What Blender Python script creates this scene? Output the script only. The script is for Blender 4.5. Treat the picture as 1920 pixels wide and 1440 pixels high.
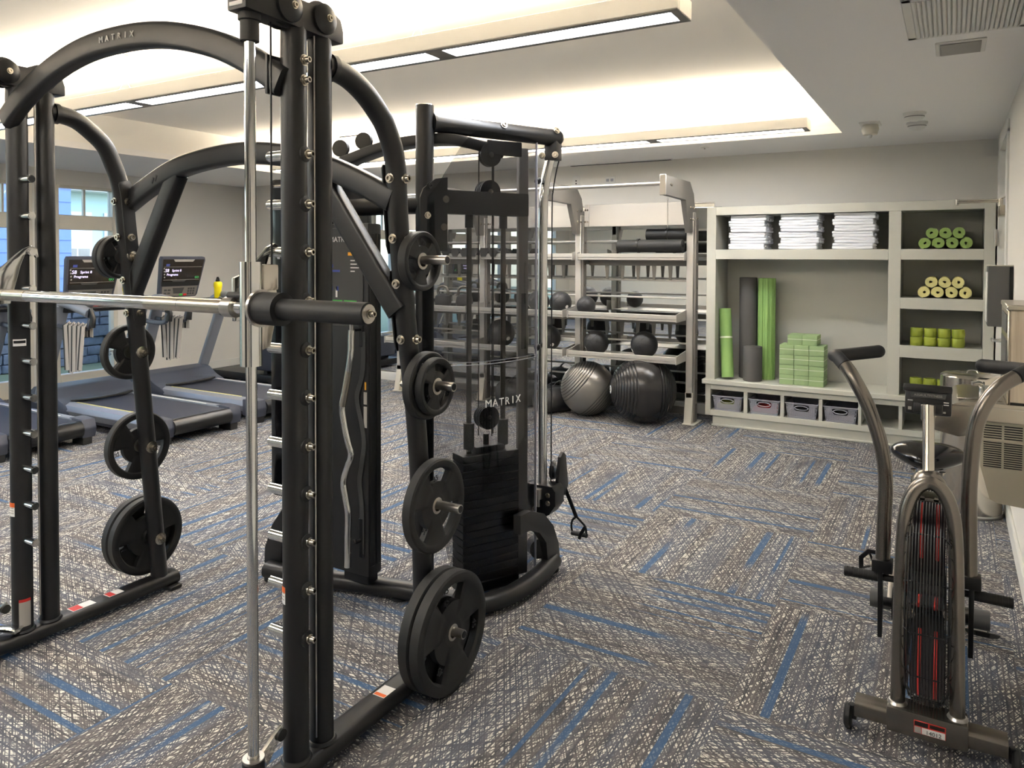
import bpy, bmesh, math, random
from mathutils import Vector, Matrix
random.seed(7)
PI = math.pi
sc = bpy.context.scene
for o in list(bpy.data.objects): bpy.data.objects.remove(o)
C = bpy.context.collection

# ------------------------------------------------------------------ camera, world, sun, exposure
cam_d = bpy.data.cameras.new('camera'); cam = bpy.data.objects.new('camera', cam_d); C.objects.link(cam)
YAW, PITCH, ROLL, F = math.radians(30.3), math.radians(1.3), 0.0025, 1410.0
cam.location = (0, 0, 1.6)
cam.matrix_world = Matrix.Translation((0, 0, 1.6)) @ Matrix.Rotation(YAW, 4, 'Z') @ Matrix.Rotation(PI/2 - PITCH, 4, 'X') @ Matrix.Rotation(ROLL, 4, 'Z')
cam_d.sensor_fit = 'HORIZONTAL'; cam_d.sensor_width = 36.0
cam_d.lens = F/1920*36.0
cam_d.shift_y = -(720 - (480 + F*math.tan(PITCH)))/1920
cam_d.clip_start = 0.05; cam_d.clip_end = 200
sc.camera = cam
vs = sc.view_settings
vs.view_transform = 'Standard'; vs.look = 'None'; vs.gamma = 1.0; vs.use_curve_mapping = False
vs.exposure = 1.1
w = bpy.data.worlds.new('world'); sc.world = w; w.use_nodes = True
bg = w.node_tree.nodes['Background']
sky = w.node_tree.nodes.new('ShaderNodeTexSky')
sky.sky_type = 'NISHITA'; sky.sun_disc = False; sky.sun_elevation = math.radians(48); sky.sun_rotation = math.radians(60)
w.node_tree.links.new(sky.outputs[0], bg.inputs[0]); bg.inputs[1].default_value = 0.40

# ------------------------------------------------------------------ materials
def lin(c):
    if isinstance(c, str):
        c = [int(c[i:i+2], 16)/255 for i in (0, 2, 4)]
    return tuple((x/12.92 if x <= 0.04045 else ((x+0.055)/1.055)**2.4) for x in c) + (1.0,)
MATS = {}
def mat(name, col, rough=0.5, metal=0.0, bump=0.0, bscale=60.0, var=0.0, emit=0.0, spec=0.5, coat=0.0, alpha=1.0, trans=0.0, aniso=None, ior=1.45):
    m = bpy.data.materials.new(name); m.use_nodes = True
    nt = m.node_tree; b = nt.nodes['Principled BSDF']
    b.inputs['Base Color'].default_value = lin(col)
    b.inputs['Roughness'].default_value = rough; b.inputs['Metallic'].default_value = metal
    b.inputs['Specular IOR Level'].default_value = spec; b.inputs['Coat Weight'].default_value = coat
    b.inputs['Alpha'].default_value = alpha; b.inputs['Transmission Weight'].default_value = trans; b.inputs['IOR'].default_value = ior
    if emit:
        b.inputs['Emission Color'].default_value = lin(col); b.inputs['Emission Strength'].default_value = emit
    if bump or var:
        tc = nt.nodes.new('ShaderNodeTexCoord'); n = nt.nodes.new('ShaderNodeTexNoise')
        n.inputs['Scale'].default_value = bscale; n.inputs['Detail'].default_value = 4
        nt.links.new(tc.outputs['Object'], n.inputs['Vector'])
        if bump:
            bp = nt.nodes.new('ShaderNodeBump'); bp.inputs['Strength'].default_value = bump; bp.inputs['Distance'].default_value = 0.002
            nt.links.new(n.outputs['Fac'], bp.inputs['Height']); nt.links.new(bp.outputs[0], b.inputs['Normal'])
        if var:
            mx = nt.nodes.new('ShaderNodeMixRGB'); mx.blend_type = 'MULTIPLY'; mx.inputs[0].default_value = var
            mx.inputs[1].default_value = lin(col); nt.links.new(n.outputs['Fac'], mx.inputs[2])
            nt.links.new(mx.outputs[0], b.inputs['Base Color'])
    MATS[name] = m
    return m
M = {}
M['frame'] = mat('black_powder_coat', '171718', 0.4, 0.0, bump=0.12, bscale=900, spec=0.55)
M['black'] = mat('black_plastic', '131314', 0.35)
M['blackgloss'] = mat('black_gloss', '0c0c0e', 0.12)
M['rubber'] = mat('black_rubber', '1c1c1c', 0.6, bump=0.15, bscale=500)
M['chrome'] = mat('chrome', 'd9d9d6', 0.09, 1.0)
M['steel'] = mat('brushed_steel', 'b9b5ae', 0.28, 1.0)
M['bolt'] = mat('zinc_bolt', 'b5aea2', 0.25, 1.0)
M['gunmetal'] = mat('gunmetal_coat', '7d7871', 0.27, 0.9)
M['wall'] = mat('wall_paint', 'dfdbd2', 0.75, bump=0.08, bscale=350)
M['ceil'] = mat('ceiling_paint', 'f0ede6', 0.85)
M['soffit'] = mat('soffit_paint', 'efedea', 0.85)
M['white'] = mat('white_trim', 'dcdad3', 0.45)
M['offwhite'] = mat('offwhite_enamel', 'cfc9ba', 0.4)
M['cab'] = mat('cabinet_paint', 'bab9ae', 0.5)
M['cabin'] = mat('cabinet_inside_paint', 'b2b1a8', 0.6)
M['rack'] = mat('rack_silver_coat', 'b4b0a9', 0.36, 0.4, bump=0.1, bscale=800)
M['rackd'] = mat('rack_grey_coat', '77736d', 0.42, 0.35)
M['towel'] = mat('white_terry', 'efeff2', 0.95, bump=0.9, bscale=420)
M['matgreen'] = mat('mat_green', '7d9650', 0.7, bump=0.2, bscale=500)
M['matyel'] = mat('mat_straw', 'd0c887', 0.7, bump=0.2, bscale=500)
M['foamgreen'] = mat('foam_green', '81a560', 0.7, bump=0.2, bscale=400)
M['blockgreen'] = mat('block_green', '8ba274', 0.7, bump=0.15, bscale=500)
M['blockwhite'] = mat('block_edge_white', 'd9dfc6', 0.7)
M['foamgrey'] = mat('foam_charcoal', '4b4a49', 0.75, bump=0.3, bscale=500)
M['lime'] = mat('weight_lime', '8b9632', 0.5, bump=0.1, bscale=200)
M['basket'] = mat('basket_plastic', '9b9ba4', 0.5)
M['medball'] = mat('medicine_ball_leather', '29292a', 0.5, bump=0.25, bscale=300)
M['ballsilver'] = mat('stability_ball_silver', '7d7a75', 0.3, 0.55)
M['ballblack'] = mat('stability_ball_black', '2c2b2b', 0.24, 0.2)
M['tread'] = mat('treadmill_blue_grey', '4d525e', 0.42, 0.2)
M['treadlite'] = mat('treadmill_silver_blue', '8b8f97', 0.35, 0.4)
M['treaddk'] = mat('treadmill_charcoal', '3a3d48', 0.5)
M['belt'] = mat('treadmill_belt', '2c2f3a', 0.65, bump=0.2, bscale=900)
M['yellow'] = mat('bottle_yellow', 'e6d416', 0.4)
M['screen'] = mat('screen_brown_black', '2b2622', 0.15)
M['red'] = mat('red_plastic', 'c02a25', 0.4)
M['orange'] = mat('orange_print', 'd8642a', 0.6)
M['amber'] = mat('amber_print', 'dfa02f', 0.6)
M['green'] = mat('green_print', '3aa03d', 0.6)
M['blueprint'] = mat('blue_print', '3d4b9a', 0.6)
M['paper'] = mat('white_print', 'e4e2de', 0.6)
M['greyprint'] = mat('grey_print', '9b9892', 0.6)
M['dkgrey'] = mat('dark_grey_board', '3c3c3b', 0.5)
M['strap'] = mat('grey_strap', 'a8a29a', 0.9)
M['stainless'] = mat('stainless', 'c7c1b6', 0.16, 1.0)
M['satin'] = mat('satin_stainless', 'bdb6a8', 0.27, 1.0)
M['taupe'] = mat('taupe_enamel', 'a39c8a', 0.5, bump=0.15, bscale=600)
M['darkbox'] = mat('charcoal_enamel', '4e4e4d', 0.5)
M['added_dark'] = mat('added_dark_paint', '3f3e3d', 0.7)  # for added surfaces behind the camera that the chrome reflects
M['dark'] = mat('dark_void', '121212', 0.8)
M['diffuser'] = mat('lamp_diffuser', 'f1f6ff', 0.5, emit=22.0)
M['uplight'] = mat('lamp_uplight', 'fff0da', 0.5, emit=35.0)
M['text'] = mat('silver_lettering', 'd0cfcc', 0.4)
M['textdk'] = mat('dark_lettering', '0d0d0d', 0.5)
M['screen_on'] = mat('lit_screen_text', 'cfc4f0', 0.5, emit=0.9)
M['screen_green'] = mat('lit_screen_green', '38a05a', 0.5, emit=0.6)
M['stone'] = mat('grey_blue_stone', '7d8798', 0.85, bump=0.8, bscale=18, var=0.5)
M['mortar'] = mat('stone_mortar', '4b5260', 0.9)
M['siding'] = mat('blue_siding', '6f8dcb', 0.6)
M['paleside'] = mat('pale_aqua_siding', 'b9dbe0', 0.6)
M['leaf'] = mat('green_leaf', '57a05a', 0.6, var=0.3, bscale=8)
M['soil'] = mat('outside_ground', '6f7a5e', 0.9)
M['skin'] = mat('skin', 'b98a6c', 0.5)

def smoke(name, col, a):
    m = bpy.data.materials.new(name); m.use_nodes = True; nt = m.node_tree; nt.nodes.clear()
    out = nt.nodes.new('ShaderNodeOutputMaterial'); t = nt.nodes.new('ShaderNodeBsdfTransparent'); g = nt.nodes.new('ShaderNodeBsdfGlossy')
    t.inputs[0].default_value = col; g.inputs['Roughness'].default_value = 0.04
    lw = nt.nodes.new('ShaderNodeLayerWeight'); lw.inputs[0].default_value = 0.5; pw = nt.nodes.new('ShaderNodeMath'); pw.operation = 'POWER'; pw.inputs[1].default_value = 5.0; f = nt.nodes.new('ShaderNodeMath'); f.operation = 'MULTIPLY_ADD'; f.inputs[1].default_value = 0.9; f.inputs[2].default_value = 0.03; mx = nt.nodes.new('ShaderNodeMixShader')
    nt.links.new(lw.outputs['Facing'], pw.inputs[0]); nt.links.new(pw.outputs[0], f.inputs[0])
    nt.links.new(f.outputs[0], mx.inputs[0]); nt.links.new(t.outputs[0], mx.inputs[1]); nt.links.new(g.outputs[0], mx.inputs[2]); nt.links.new(mx.outputs[0], out.inputs[0])
    return m
M['glass'] = smoke('window_glass', (0.93, 0.96, 0.98, 1), 0)
M['smoke'] = smoke('smoked_acrylic', (0.67, 0.67, 0.68, 1), 0)
m = bpy.data.materials.new('mirror_silver'); m.use_nodes = True; b = m.node_tree.nodes['Principled BSDF']
b.inputs['Base Color'].default_value = (0.86, 0.88, 0.87, 1); b.inputs['Metallic'].default_value = 1; b.inputs['Roughness'].default_value = 0.01
M['mirror'] = m

def carpet():
    m = bpy.data.materials.new('carpet_plank'); m.use_nodes = True; nt = m.node_tree; N = nt.nodes; L = nt.links
    b = N['Principled BSDF']; b.inputs['Roughness'].default_value = 0.95; b.inputs['Specular IOR Level'].default_value = 0.1
    tc = N.new('ShaderNodeTexCoord'); oi = N.new('ShaderNodeObjectInfo')
    sep = N.new('ShaderNodeSeparateXYZ'); L.new(tc.outputs['Object'], sep.inputs[0])
    def mth(op, a, bb=None, c=None):
        n = N.new('ShaderNodeMath'); n.operation = op
        for i, v in enumerate((a, bb, c)):
            if v is None: continue
            if isinstance(v, (int, float)): n.inputs[i].default_value = v
            else: L.new(v, n.inputs[i])
        return n.outputs[0]
    seed = mth('MULTIPLY', oi.outputs['Random'], 57.0)
    u, v = sep.outputs[0], sep.outputs[1]
    def n1(x, scale, detail=0.0, off=0.0):
        n = N.new('ShaderNodeTexNoise'); n.noise_dimensions = '1D'; n.inputs['Scale'].default_value = scale; n.inputs['Detail'].default_value = detail
        L.new(mth('ADD', x, mth('MULTIPLY', mth('ADD', seed, off), 3.7)), n.inputs['W']); return n.outputs['Fac']
    def n2(su, sv, detail=1.0, off=0.0):
        cb = N.new('ShaderNodeCombineXYZ'); L.new(mth('MULTIPLY', u, su), cb.inputs[0]); L.new(mth('MULTIPLY', v, sv), cb.inputs[1]); L.new(mth('ADD', seed, off), cb.inputs[2])
        n = N.new('ShaderNodeTexNoise'); n.inputs['Scale'].default_value = 1.0; n.inputs['Detail'].default_value = detail
        L.new(cb.outputs[0], n.inputs['Vector']); return n.outputs['Fac']
    def step(x, lo, hi):
        n = N.new('ShaderNodeMapRange'); n.interpolation_type = 'SMOOTHSTEP'; n.inputs[1].default_value = lo; n.inputs[2].default_value = hi; L.new(x, n.inputs[0]); return n.outputs[0]
    def rot(a): return mth('ADD', mth('MULTIPLY', u, math.sin(a)), mth('MULTIPLY', v, math.cos(a)))
    l0 = step(n1(v, 120), 0.50, 0.60)
    l1 = step(n1(rot(math.radians(27)), 150, 0, 5), 0.50, 0.58)
    l2 = step(n1(rot(math.radians(-31)), 135, 0, 9), 0.50, 0.58)
    l3 = step(n1(rot(math.radians(52)), 70, 0, 13), 0.58, 0.66)
    lines = mth('MAXIMUM', mth('MAXIMUM', l1, l2), mth('MAXIMUM', l0, l3))
    fle = mth('MULTIPLY', step(n2(24, 80, 1, 3), 0.43, 0.52), mth('SUBTRACT', 1.0, lines))
    zone = step(n2(2.0, 5.0, 2, 21), 0.22, 0.46)
    fle = mth('MULTIPLY', fle, zone)
    base = N.new('ShaderNodeValToRGB'); L.new(n2(7, 70, 3, 31), base.inputs[0])
    cr = base.color_ramp; cr.elements[0].position = 0.32; cr.elements[0].color = lin('4c4c50'); cr.elements[1].position = 0.68; cr.elements[1].color = lin('807b77')
    tint = N.new('ShaderNodeMixRGB'); tint.blend_type = 'MIX'; L.new(mth('MULTIPLY', step(n1(v, 6, 1, 41), 0.40, 0.62), 0.40), tint.inputs[0]); L.new(base.outputs[0], tint.inputs[1]); tint.inputs[2].default_value = lin('687486')
    dk = N.new('ShaderNodeMixRGB'); L.new(mth('MULTIPLY', lines, 0.46), dk.inputs[0]); L.new(tint.outputs[0], dk.inputs[1]); dk.inputs[2].default_value = lin('353437')
    wh = N.new('ShaderNodeMixRGB'); L.new(mth('MULTIPLY', fle, 0.92), wh.inputs[0]); L.new(dk.outputs[0], wh.inputs[1]); wh.inputs[2].default_value = lin('e0dbce')
    bs = mth('MULTIPLY', step(n1(v, 17, 0, 61), 0.67, 0.70), step(n2(1.6, 0.2, 0, 71), 0.36, 0.50))
    bl = N.new('ShaderNodeMixRGB'); L.new(mth('MULTIPLY', bs, 0.85), bl.inputs[0]); L.new(wh.outputs[0], bl.inputs[1]); bl.inputs[2].default_value = lin('3c5878')
    L.new(bl.outputs[0], b.inputs['Base Color'])
    bp = N.new('ShaderNodeBump'); bp.inputs['Strength'].default_value = 0.5; bp.inputs['Distance'].default_value = 0.003
    L.new(mth('SUBTRACT', 1.0, mth('MULTIPLY', lines, 0.7)), bp.inputs['Height']); L.new(bp.outputs[0], b.inputs['Normal'])
    return m
M['carpet'] = carpet()
def beige_reflection():  # streaked beige colour stands in for the room reflected in stainless steel
    m = bpy.data.materials.new('beige_reflection_streaks'); m.use_nodes = True; nt = m.node_tree; N = nt.nodes; L = nt.links
    b = N['Principled BSDF']; b.inputs['Roughness'].default_value = 0.35
    tc = N.new('ShaderNodeTexCoord'); mp = N.new('ShaderNodeMapping'); mp.inputs['Scale'].default_value = (30, 30, 1.5); n = N.new('ShaderNodeTexNoise'); n.inputs['Scale'].default_value = 1.3; n.inputs['Detail'].default_value = 5
    L.new(tc.outputs['Object'], mp.inputs[0]); L.new(mp.outputs[0], n.inputs['Vector'])
    r = N.new('ShaderNodeValToRGB'); r.color_ramp.elements[0].color = lin('a5937b'); r.color_ramp.elements[0].position = .3; r.color_ramp.elements[1].color = lin('d3c6b0'); r.color_ramp.elements[1].position = .7
    L.new(n.outputs['Fac'], r.inputs[0]); L.new(r.outputs[0], b.inputs['Base Color']); return m
M['beige_reflection'] = beige_reflection()

# ------------------------------------------------------------------ mesh helpers
W_ = {}
def BM(): return bmesh.new()
def box(bm, x0, x1, y0, y1, z0, z1, bev=0.0, seg=2, mx=None):
    t = bmesh.new(); bmesh.ops.create_cube(t, size=1.0)
    for v in t.verts:
        v.co = Vector(((x0+x1)/2 + v.co.x*(x1-x0), (y0+y1)/2 + v.co.y*(y1-y0), (z0+z1)/2 + v.co.z*(z1-z0)))
    if bev > 0: bmesh.ops.bevel(t, geom=t.edges[:], offset=min(bev, 0.49*min(abs(x1-x0), abs(y1-y0), abs(z1-z0))), segments=seg, profile=0.7, affect='EDGES')
    merge(bm, t, mx); return bm
def merge(bm, t, mx=None):
    if mx is not None: bmesh.ops.transform(t, matrix=mx, verts=t.verts[:])
    me = bpy.data.meshes.new('tmp'); t.to_mesh(me); t.free(); bm.from_mesh(me); bpy.data.meshes.remove(me)
def circ(r, n=14): return [(r*math.cos(2*PI*i/n), r*math.sin(2*PI*i/n)) for i in range(n)]
def rrect(a, b, r, k=3):
    out = []
    for cx, cy, s in ((a/2-r, b/2-r, 0), (-a/2+r, b/2-r, 1), (-a/2+r, -b/2+r, 2), (a/2-r, -b/2+r, 3)):
        for i in range(k+1):
            an = PI/2*(s + i/k); out.append((cx + r*math.cos(an), cy + r*math.sin(an)))
    return out
def crom(pts, k=6):
    P = [Vector(p) for p in pts]; P = [2*P[0]-P[1]] + P + [2*P[-1]-P[-2]]; out = []
    for i in range(1, len(P)-2):
        for j in range(k):
            t = j/k; a, b, c, d = P[i-1], P[i], P[i+1], P[i+2]
            out.append(0.5*((2*b) + (c-a)*t + (2*a-5*b+4*c-d)*t*t + (3*b-a-3*c+d)*t**3))
    out.append(P[-2]); return out
def sweep(bm, pts, prof, up=None, caps=True, closed=False, scale=None):
    pts = [Vector(p) for p in pts]; n = len(pts); rings = []
    prev = None
    for i, p in enumerate(pts):
        if closed: t = pts[(i+1) % n] - pts[i-1]
        else: t = pts[min(i+1, n-1)] - pts[max(i-1, 0)]
        t.normalize()
        if up is not None: s = t.cross(Vector(up))
        else:
            if prev is None:
                prev = Vector((0, 0, 1)) if abs(t.z) < 0.9 else Vector((0, 1, 0))
            s = t.cross(prev)
        s.normalize(); q = s.cross(t); q.normalize(); prev = q
        k = scale[i] if scale else 1.0
        rings.append([bm.verts.new(p + s*a*k + q*b*k) for a, b in prof])
    m = len(prof); rng = n if closed else n-1
    for i in range(rng):
        r0, r1 = rings[i], rings[(i+1) % n]
        for j in range(m): bm.faces.new((r0[j], r0[(j+1) % m], r1[(j+1) % m], r1[j]))
    if caps and not closed:
        bm.faces.new(list(reversed(rings[0]))); bm.faces.new(rings[-1])
    return bm
def cyl(bm, p0, p1, r, n=16, r2=None):
    sc_ = None if r2 is None else [1.0, r2/r]
    return sweep(bm, [p0, p1], circ(r, n), scale=sc_)
def axm(p, d):
    d = Vector(d).normalized(); return Matrix.Translation(p) @ d.to_track_quat('Z', 'Y').to_matrix().to_4x4()
def lathe(bm, prof, n=24, mx=None):
    t = bmesh.new(); rings = []
    for r, z in prof:
        if r < 1e-6: rings.append([t.verts.new((0, 0, z))])
        else: rings.append([t.verts.new((r*math.cos(2*PI*i/n), r*math.sin(2*PI*i/n), z)) for i in range(n)])
    for a, b in zip(rings, rings[1:]):
        for i in range(n):
            j = (i+1) % n
            if len(a) == 1 and len(b) == 1: continue
            if len(a) == 1: t.faces.new((a[0], b[j], b[i]))
            elif len(b) == 1: t.faces.new((a[i], a[j], b[0]))
            else: t.faces.new((a[i], a[j], b[j], b[i]))
    bmesh.ops.recalc_face_normals(t, faces=t.faces[:])
    merge(bm, t, mx); return bm
def prism(bm, poly, h, mx=None, bev=0.0):
    t = bmesh.new(); vs_ = [t.verts.new((x, y, 0)) for x, y in poly]; f = t.faces.new(vs_)
    r = bmesh.ops.extrude_face_region(t, geom=[f]); bmesh.ops.translate(t, vec=(0, 0, h), verts=[v for v in r['geom'] if isinstance(v, bmesh.types.BMVert)])
    bmesh.ops.recalc_face_normals(t, faces=t.faces[:])
    if bev: bmesh.ops.bevel(t, geom=t.edges[:], offset=bev, segments=2, profile=0.7, affect='EDGES')
    merge(bm, t, mx); return bm
def MX(o, x, y, z):
    m = Matrix.Identity(4)
    for i, a in enumerate((x, y, z)):
        for r in range(3): m[r][i] = a[r]
    for r in range(3): m[r][3] = o[r]
    return m
YZ = lambda x: MX((x, 0, 0), (0, 1, 0), (0, 0, 1), (1, 0, 0))      # poly (y,z) extruded along +x
XZ = lambda y: MX((0, y, 0), (1, 0, 0), (0, 0, 1), (0, 1, 0))      # poly (x,z) extruded along +y (handled by recalc)
def sph(bm, c, r, u=32, v=20, sz=1.0):
    lathe(bm, [(r*math.sin(PI*i/v), -r*math.cos(PI*i/v)*sz) for i in range(v+1)], u, Matrix.Translation(c)); return bm
def finish(o, me, flat, ang):
    if not flat:
        me.polygons.foreach_set('use_smooth', [True]*len(me.polygons))
        try: me.set_sharp_from_angle(angle=math.radians(ang))
        except Exception: pass
def part(name, bm, m, parent=None, flat=False, ang=38, label=None, kind=None, cat=None, group=None, recalc=True):
    if recalc: bmesh.ops.recalc_face_normals(bm, faces=bm.faces[:])
    me = bpy.data.meshes.new(name); bm.to_mesh(me); bm.free()
    me.materials.append(M[m] if isinstance(m, str) else m)
    o = bpy.data.objects.new(name, me); C.objects.link(o)
    if parent is not None:
        me.transform(W_.get(parent.name, Matrix.Identity(4)).inverted()); o.parent = parent; W_[o.name] = W_.get(parent.name, Matrix.Identity(4))
    else: W_[o.name] = Matrix.Identity(4)
    finish(o, me, flat, ang)
    for k, v in (('label', label), ('kind', kind), ('category', cat), ('group', group)):
        if v: o[k] = v
    return o
def thing(name, label, cat, loc=(0, 0, 0), rz=0.0, group=None):
    o = bpy.data.objects.new(name, None); C.objects.link(o); o.empty_display_size = 0.1
    o.location = loc; o.rotation_euler = (0, 0, rz); o['label'] = label; o['category'] = cat
    if group: o['group'] = group
    W_[o.name] = Matrix.Translation(loc) @ Matrix.Rotation(rz, 4, 'Z'); return o
def solo(name, bm, m, label, cat, group=None, loc=None, **k):
    """a thing that is one mesh; its origin goes to loc"""
    o = part(name, bm, m, None, label=label, cat=cat, group=group, **k)
    if loc is not None: o.data.transform(Matrix.Translation(loc).inverted()); o.location = loc; W_[o.name] = Matrix.Translation(loc)
    return o
def dup(root, loc, rot=(0, 0, 0), label=None, scale=None, group=None):
    r = root.copy(); C.objects.link(r); r.location = loc; r.rotation_euler = rot
    if scale: r.scale = (scale,)*3
    if label: r['label'] = label
    if group: r['group'] = group
    for ch in root.children:
        c = ch.copy(); C.objects.link(c); c.parent = r
        for g in ch.children:
            d = g.copy(); C.objects.link(d); d.parent = c
    return r
def struct(name, bm, m, parent=None, **k):
    return part(name, bm, m, parent, kind='structure' if parent is None else None, **k)
def text_bm(s, size, depth=0.0015, mx=None, align='CENTER', space=1.0, bm=None, shear=0.0):
    cu = bpy.data.curves.new('t', 'FONT'); cu.body = s; cu.size = size; cu.extrude = depth; cu.align_x = align; cu.align_y = 'CENTER'; cu.space_character = space; cu.resolution_u = 2; cu.shear = shear
    o = bpy.data.objects.new('t', cu); C.objects.link(o)
    dg = bpy.context.evaluated_depsgraph_get(); me = bpy.data.meshes.new_from_object(o.evaluated_get(dg))
    bpy.data.objects.remove(o); bpy.data.curves.remove(cu)
    if mx is not None: me.transform(mx)
    if bm is None: bm = bmesh.new()
    bm.from_mesh(me); bpy.data.meshes.remove(me); return bm
def hexbolt(bm, p, d, r=0.011, h=0.012):
    mx = axm(p, d)
    lathe(bm, [(0, 0), (r*1.5, 0), (r*1.5, h*0.3), (r, h*0.32), (r, h), (r*0.55, h), (r*0.5, h*0.55), (0, h*0.55)], 10, mx); return bm
# ================================================================== ROOM
XL, XR, YB, YF, ZS, ZC = -9.0, 0.325, 7.55, -3.4, 2.6, 2.95
TX0, TX1, TY0, TY1 = -7.1, -0.775, -2.6, 6.6      # raised ceiling tray
floor = struct('floor', box(BM(), XL-0.1, XR+0.15, YF-0.1, YB+0.1, -0.05, -0.006), 'carpet')
# carpet planks, 0.457 x 0.914 laid in a basket weave; each one a piece of the floor
PL, PW = 0.914, 0.457
tb = BM(); box(tb, -PL/2, PL/2, -PW/2, PW/2, -0.006, 0.0, 0.0012, 1)
tile0 = part('carpet_plank', tb, 'carpet', floor, flat=True)
first = True
X0, Y0 = -0.675, 2.67
for i in range(-10, 2):
    for j in range(-2, 6):
        bx, by = X0 + i*PL, Y0 + j*PL
        horiz = (i + j) % 2 == 1
        for k in range(2):
            cx, cy = (bx+PL/2, by+PW*(k+0.5)) if horiz else (bx+PW*(k+0.5), by+PL/2)
            if (not horiz) and k == 1 and (i*3+j) % 4 == 0: pass
            ex, ey = (PL/2, PW/2) if horiz else (PW/2, PL/2)
            if cx-ex < XL-0.1 or cx+ex > XR+0.15 or cy-ey < 0.3: 
                if cx+ex < XL+0.05 or cx-ex > XR-0.02 or cy+ey < 0.5: continue
            if cy+ey > YB+0.12: 
                if cy-ey > YB-0.05: continue
            if first: t = tile0; first = False
            else: t = tile0.copy(); C.objects.link(t)
            t.location = (cx, cy, 0); t.rotation_euler = (0, 0, (0 if horiz else PI/2) + (PI if (i*7+j*3+k) % 2 else 0))
# right wall with the door opening y 6.10-7.10
b = BM(); box(b, XR, XR+0.15, YF-0.15, 6.10, 0, ZS); box(b, XR, XR+0.15, 7.10, YB+0.15, 0, ZS); box(b, XR, XR+0.15, 6.10, 7.10, 2.47, ZS)
struct('wall_right', b, 'wall')
b = BM(); box(b, XL-0.15, XR+0.15, YB, YB+0.15, 0, ZS); struct('wall_back', b, 'wall')
b = BM(); box(b, XL-0.15, XR+0.15, YF-0.15, YF, 0, ZS); wf = struct('wall_front', b, 'wall')
b = BM(); box(b, -3.2, -1.2, YF, YF+0.02, 0, ZS); part('added_dark_panel', b, 'added_dark', wf)  # unseen dark panel, added to give the chrome darker reflections
# left wall: window bays
BAYS = [(-2.65, -1.55), (-1.3, -0.2), (0.1, 1.2), (1.45, 2.55), (2.8, 3.9), (4.05, 4.62), (4.86, 5.62)]
b = BM(); yy = YF-0.15
for y0, y1 in BAYS:
    box(b, XL-0.15, XL, yy, y0, 0, ZS); yy = y1
    box(b, XL-0.15, XL, y0, y1, 2.42, ZS)
box(b, XL-0.15, XL, yy, YB+0.15, 0, ZS)
struct('wall_left', b, 'wall')
for i, (y0, y1) in enumerate(BAYS):
    f = BM(); t = 0.055
    for a0, a1 in ((y0, y0+t), (y1-t, y1)): box(f, XL-0.10, XL+0.012, a0, a1, 0.0, 2.42, 0.004, 1)
    for z0, z1 in ((0.0, 0.19), (1.90, 2.07), (2.385, 2.42)): box(f, XL-0.10, XL+0.010, y0+t, y1-t, z0, z1, 0.004, 1)
    fo = struct('window_%d' % (i+1), f, 'offwhite')
    part('pane', box(BM(), XL-0.06, XL-0.05, y0+t, y1-t, 0.19, 1.90), 'glass', fo)
    part('pane', box(BM(), XL-0.06, XL-0.05, y0+t, y1-t, 2.07, 2.385), 'glass', fo)
    if y1 > 4.4:
        mb = BM(); box(mb, XL-0.075, XL-0.035, (y0+y1)/2-0.012, (y0+y1)/2+0.012, 2.07, 2.385); part('mullion', mb, 'offwhite', fo)
# soffit ring and raised ceiling
b = BM()
box(b, XL-0.15, TX0, YF-0.15, YB+0.15, ZS, ZS+0.06); box(b, TX1, XR+0.15, YF-0.15, YB+0.15, ZS, ZS+0.06)
box(b, TX0, TX1, TY1, YB+0.15, ZS, ZS+0.06); box(b, TX0, TX1, YF-0.15, TY0, ZS, ZS+0.06)
struct('ceiling_soffit', b, 'soffit')
b = BM(); box(b, TX0-0.05, TX0, TY0, TY1, ZS+0.06, ZC); box(b, TX1, TX1+0.05, TY0, TY1, ZS+0.06, ZC); box(b, TX0-0.05, TX1+0.05, TY1, TY1+0.05, ZS+0.06, ZC); box(b, TX0-0.05, TX1+0.05, TY0-0.05, TY0, ZS+0.06, ZC)
struct('trim_1', b, 'ceil')
struct('ceiling', box(BM(), TX0-0.2, TX1+0.2, TY0-0.2, TY1+0.2, ZC, ZC+0.05), 'ceil')
# baseboards
def skirt(name, pts):
    b = BM()
    for (x0, x1, y0, y1) in pts:
        box(b, x0, x1, y0, y1, 0, 0.105, 0.004, 1)
    struct(name, b, 'white')
skirt('baseboard_right', [(XR-0.018, XR, YF, 6.0)])
skirt('baseboard_back', [(XL, XR, YB-0.018, YB)])
skirt('baseboard_left', [(XL, XL+0.018, 5.70, YB), (XL, XL+0.018, YF, -2.72)])
# door in the right wall
d = struct('door_1', box(BM(), XR+0.045, XR+0.09, 6.13, 7.07, 0.01, 2.06, 0.003, 1), 'white')
b = BM(); box(b, XR+0.03, XR+0.11, 6.13, 7.07, 2.06, 2.44); part('transom_panel', b, 'white', d)
b = BM()
for y0, y1 in ((6.04, 6.13), (7.07, 7.16)): box(b, XR-0.014, XR+0.13, y0, y1, 0, 2.47, 0.004, 1)
box(b, XR-0.014, XR+0.13, 6.04, 7.16, 2.44, 2.53, 0.004, 1); part('door_casing', b, 'white', d)
b = BM(); box(b, XR-0.03, XR+0.045, 6.45, 6.75, 1.90, 1.975, 0.006); part('closer_body', b, 'satin', d)
b = BM(); cyl(b, (XR-0.02, 6.6, 1.975), (XR-0.02, 6.6, 2.03), 0.018); box(b, 0.03, XR-0.01, 6.585, 6.615, 2.003, 2.016, 0.002, 1); box(b, 0.03, XR-0.01, 6.60, 6.625, 2.018, 2.028, 0.002, 1); cyl(b, (0.03, 6.605, 1.99), (0.03, 6.605, 2.035), 0.013); cyl(b, (XR-0.01, 6.6, 2.03), (XR+0.045, 6.75, 2.07), 0.007)
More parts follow.
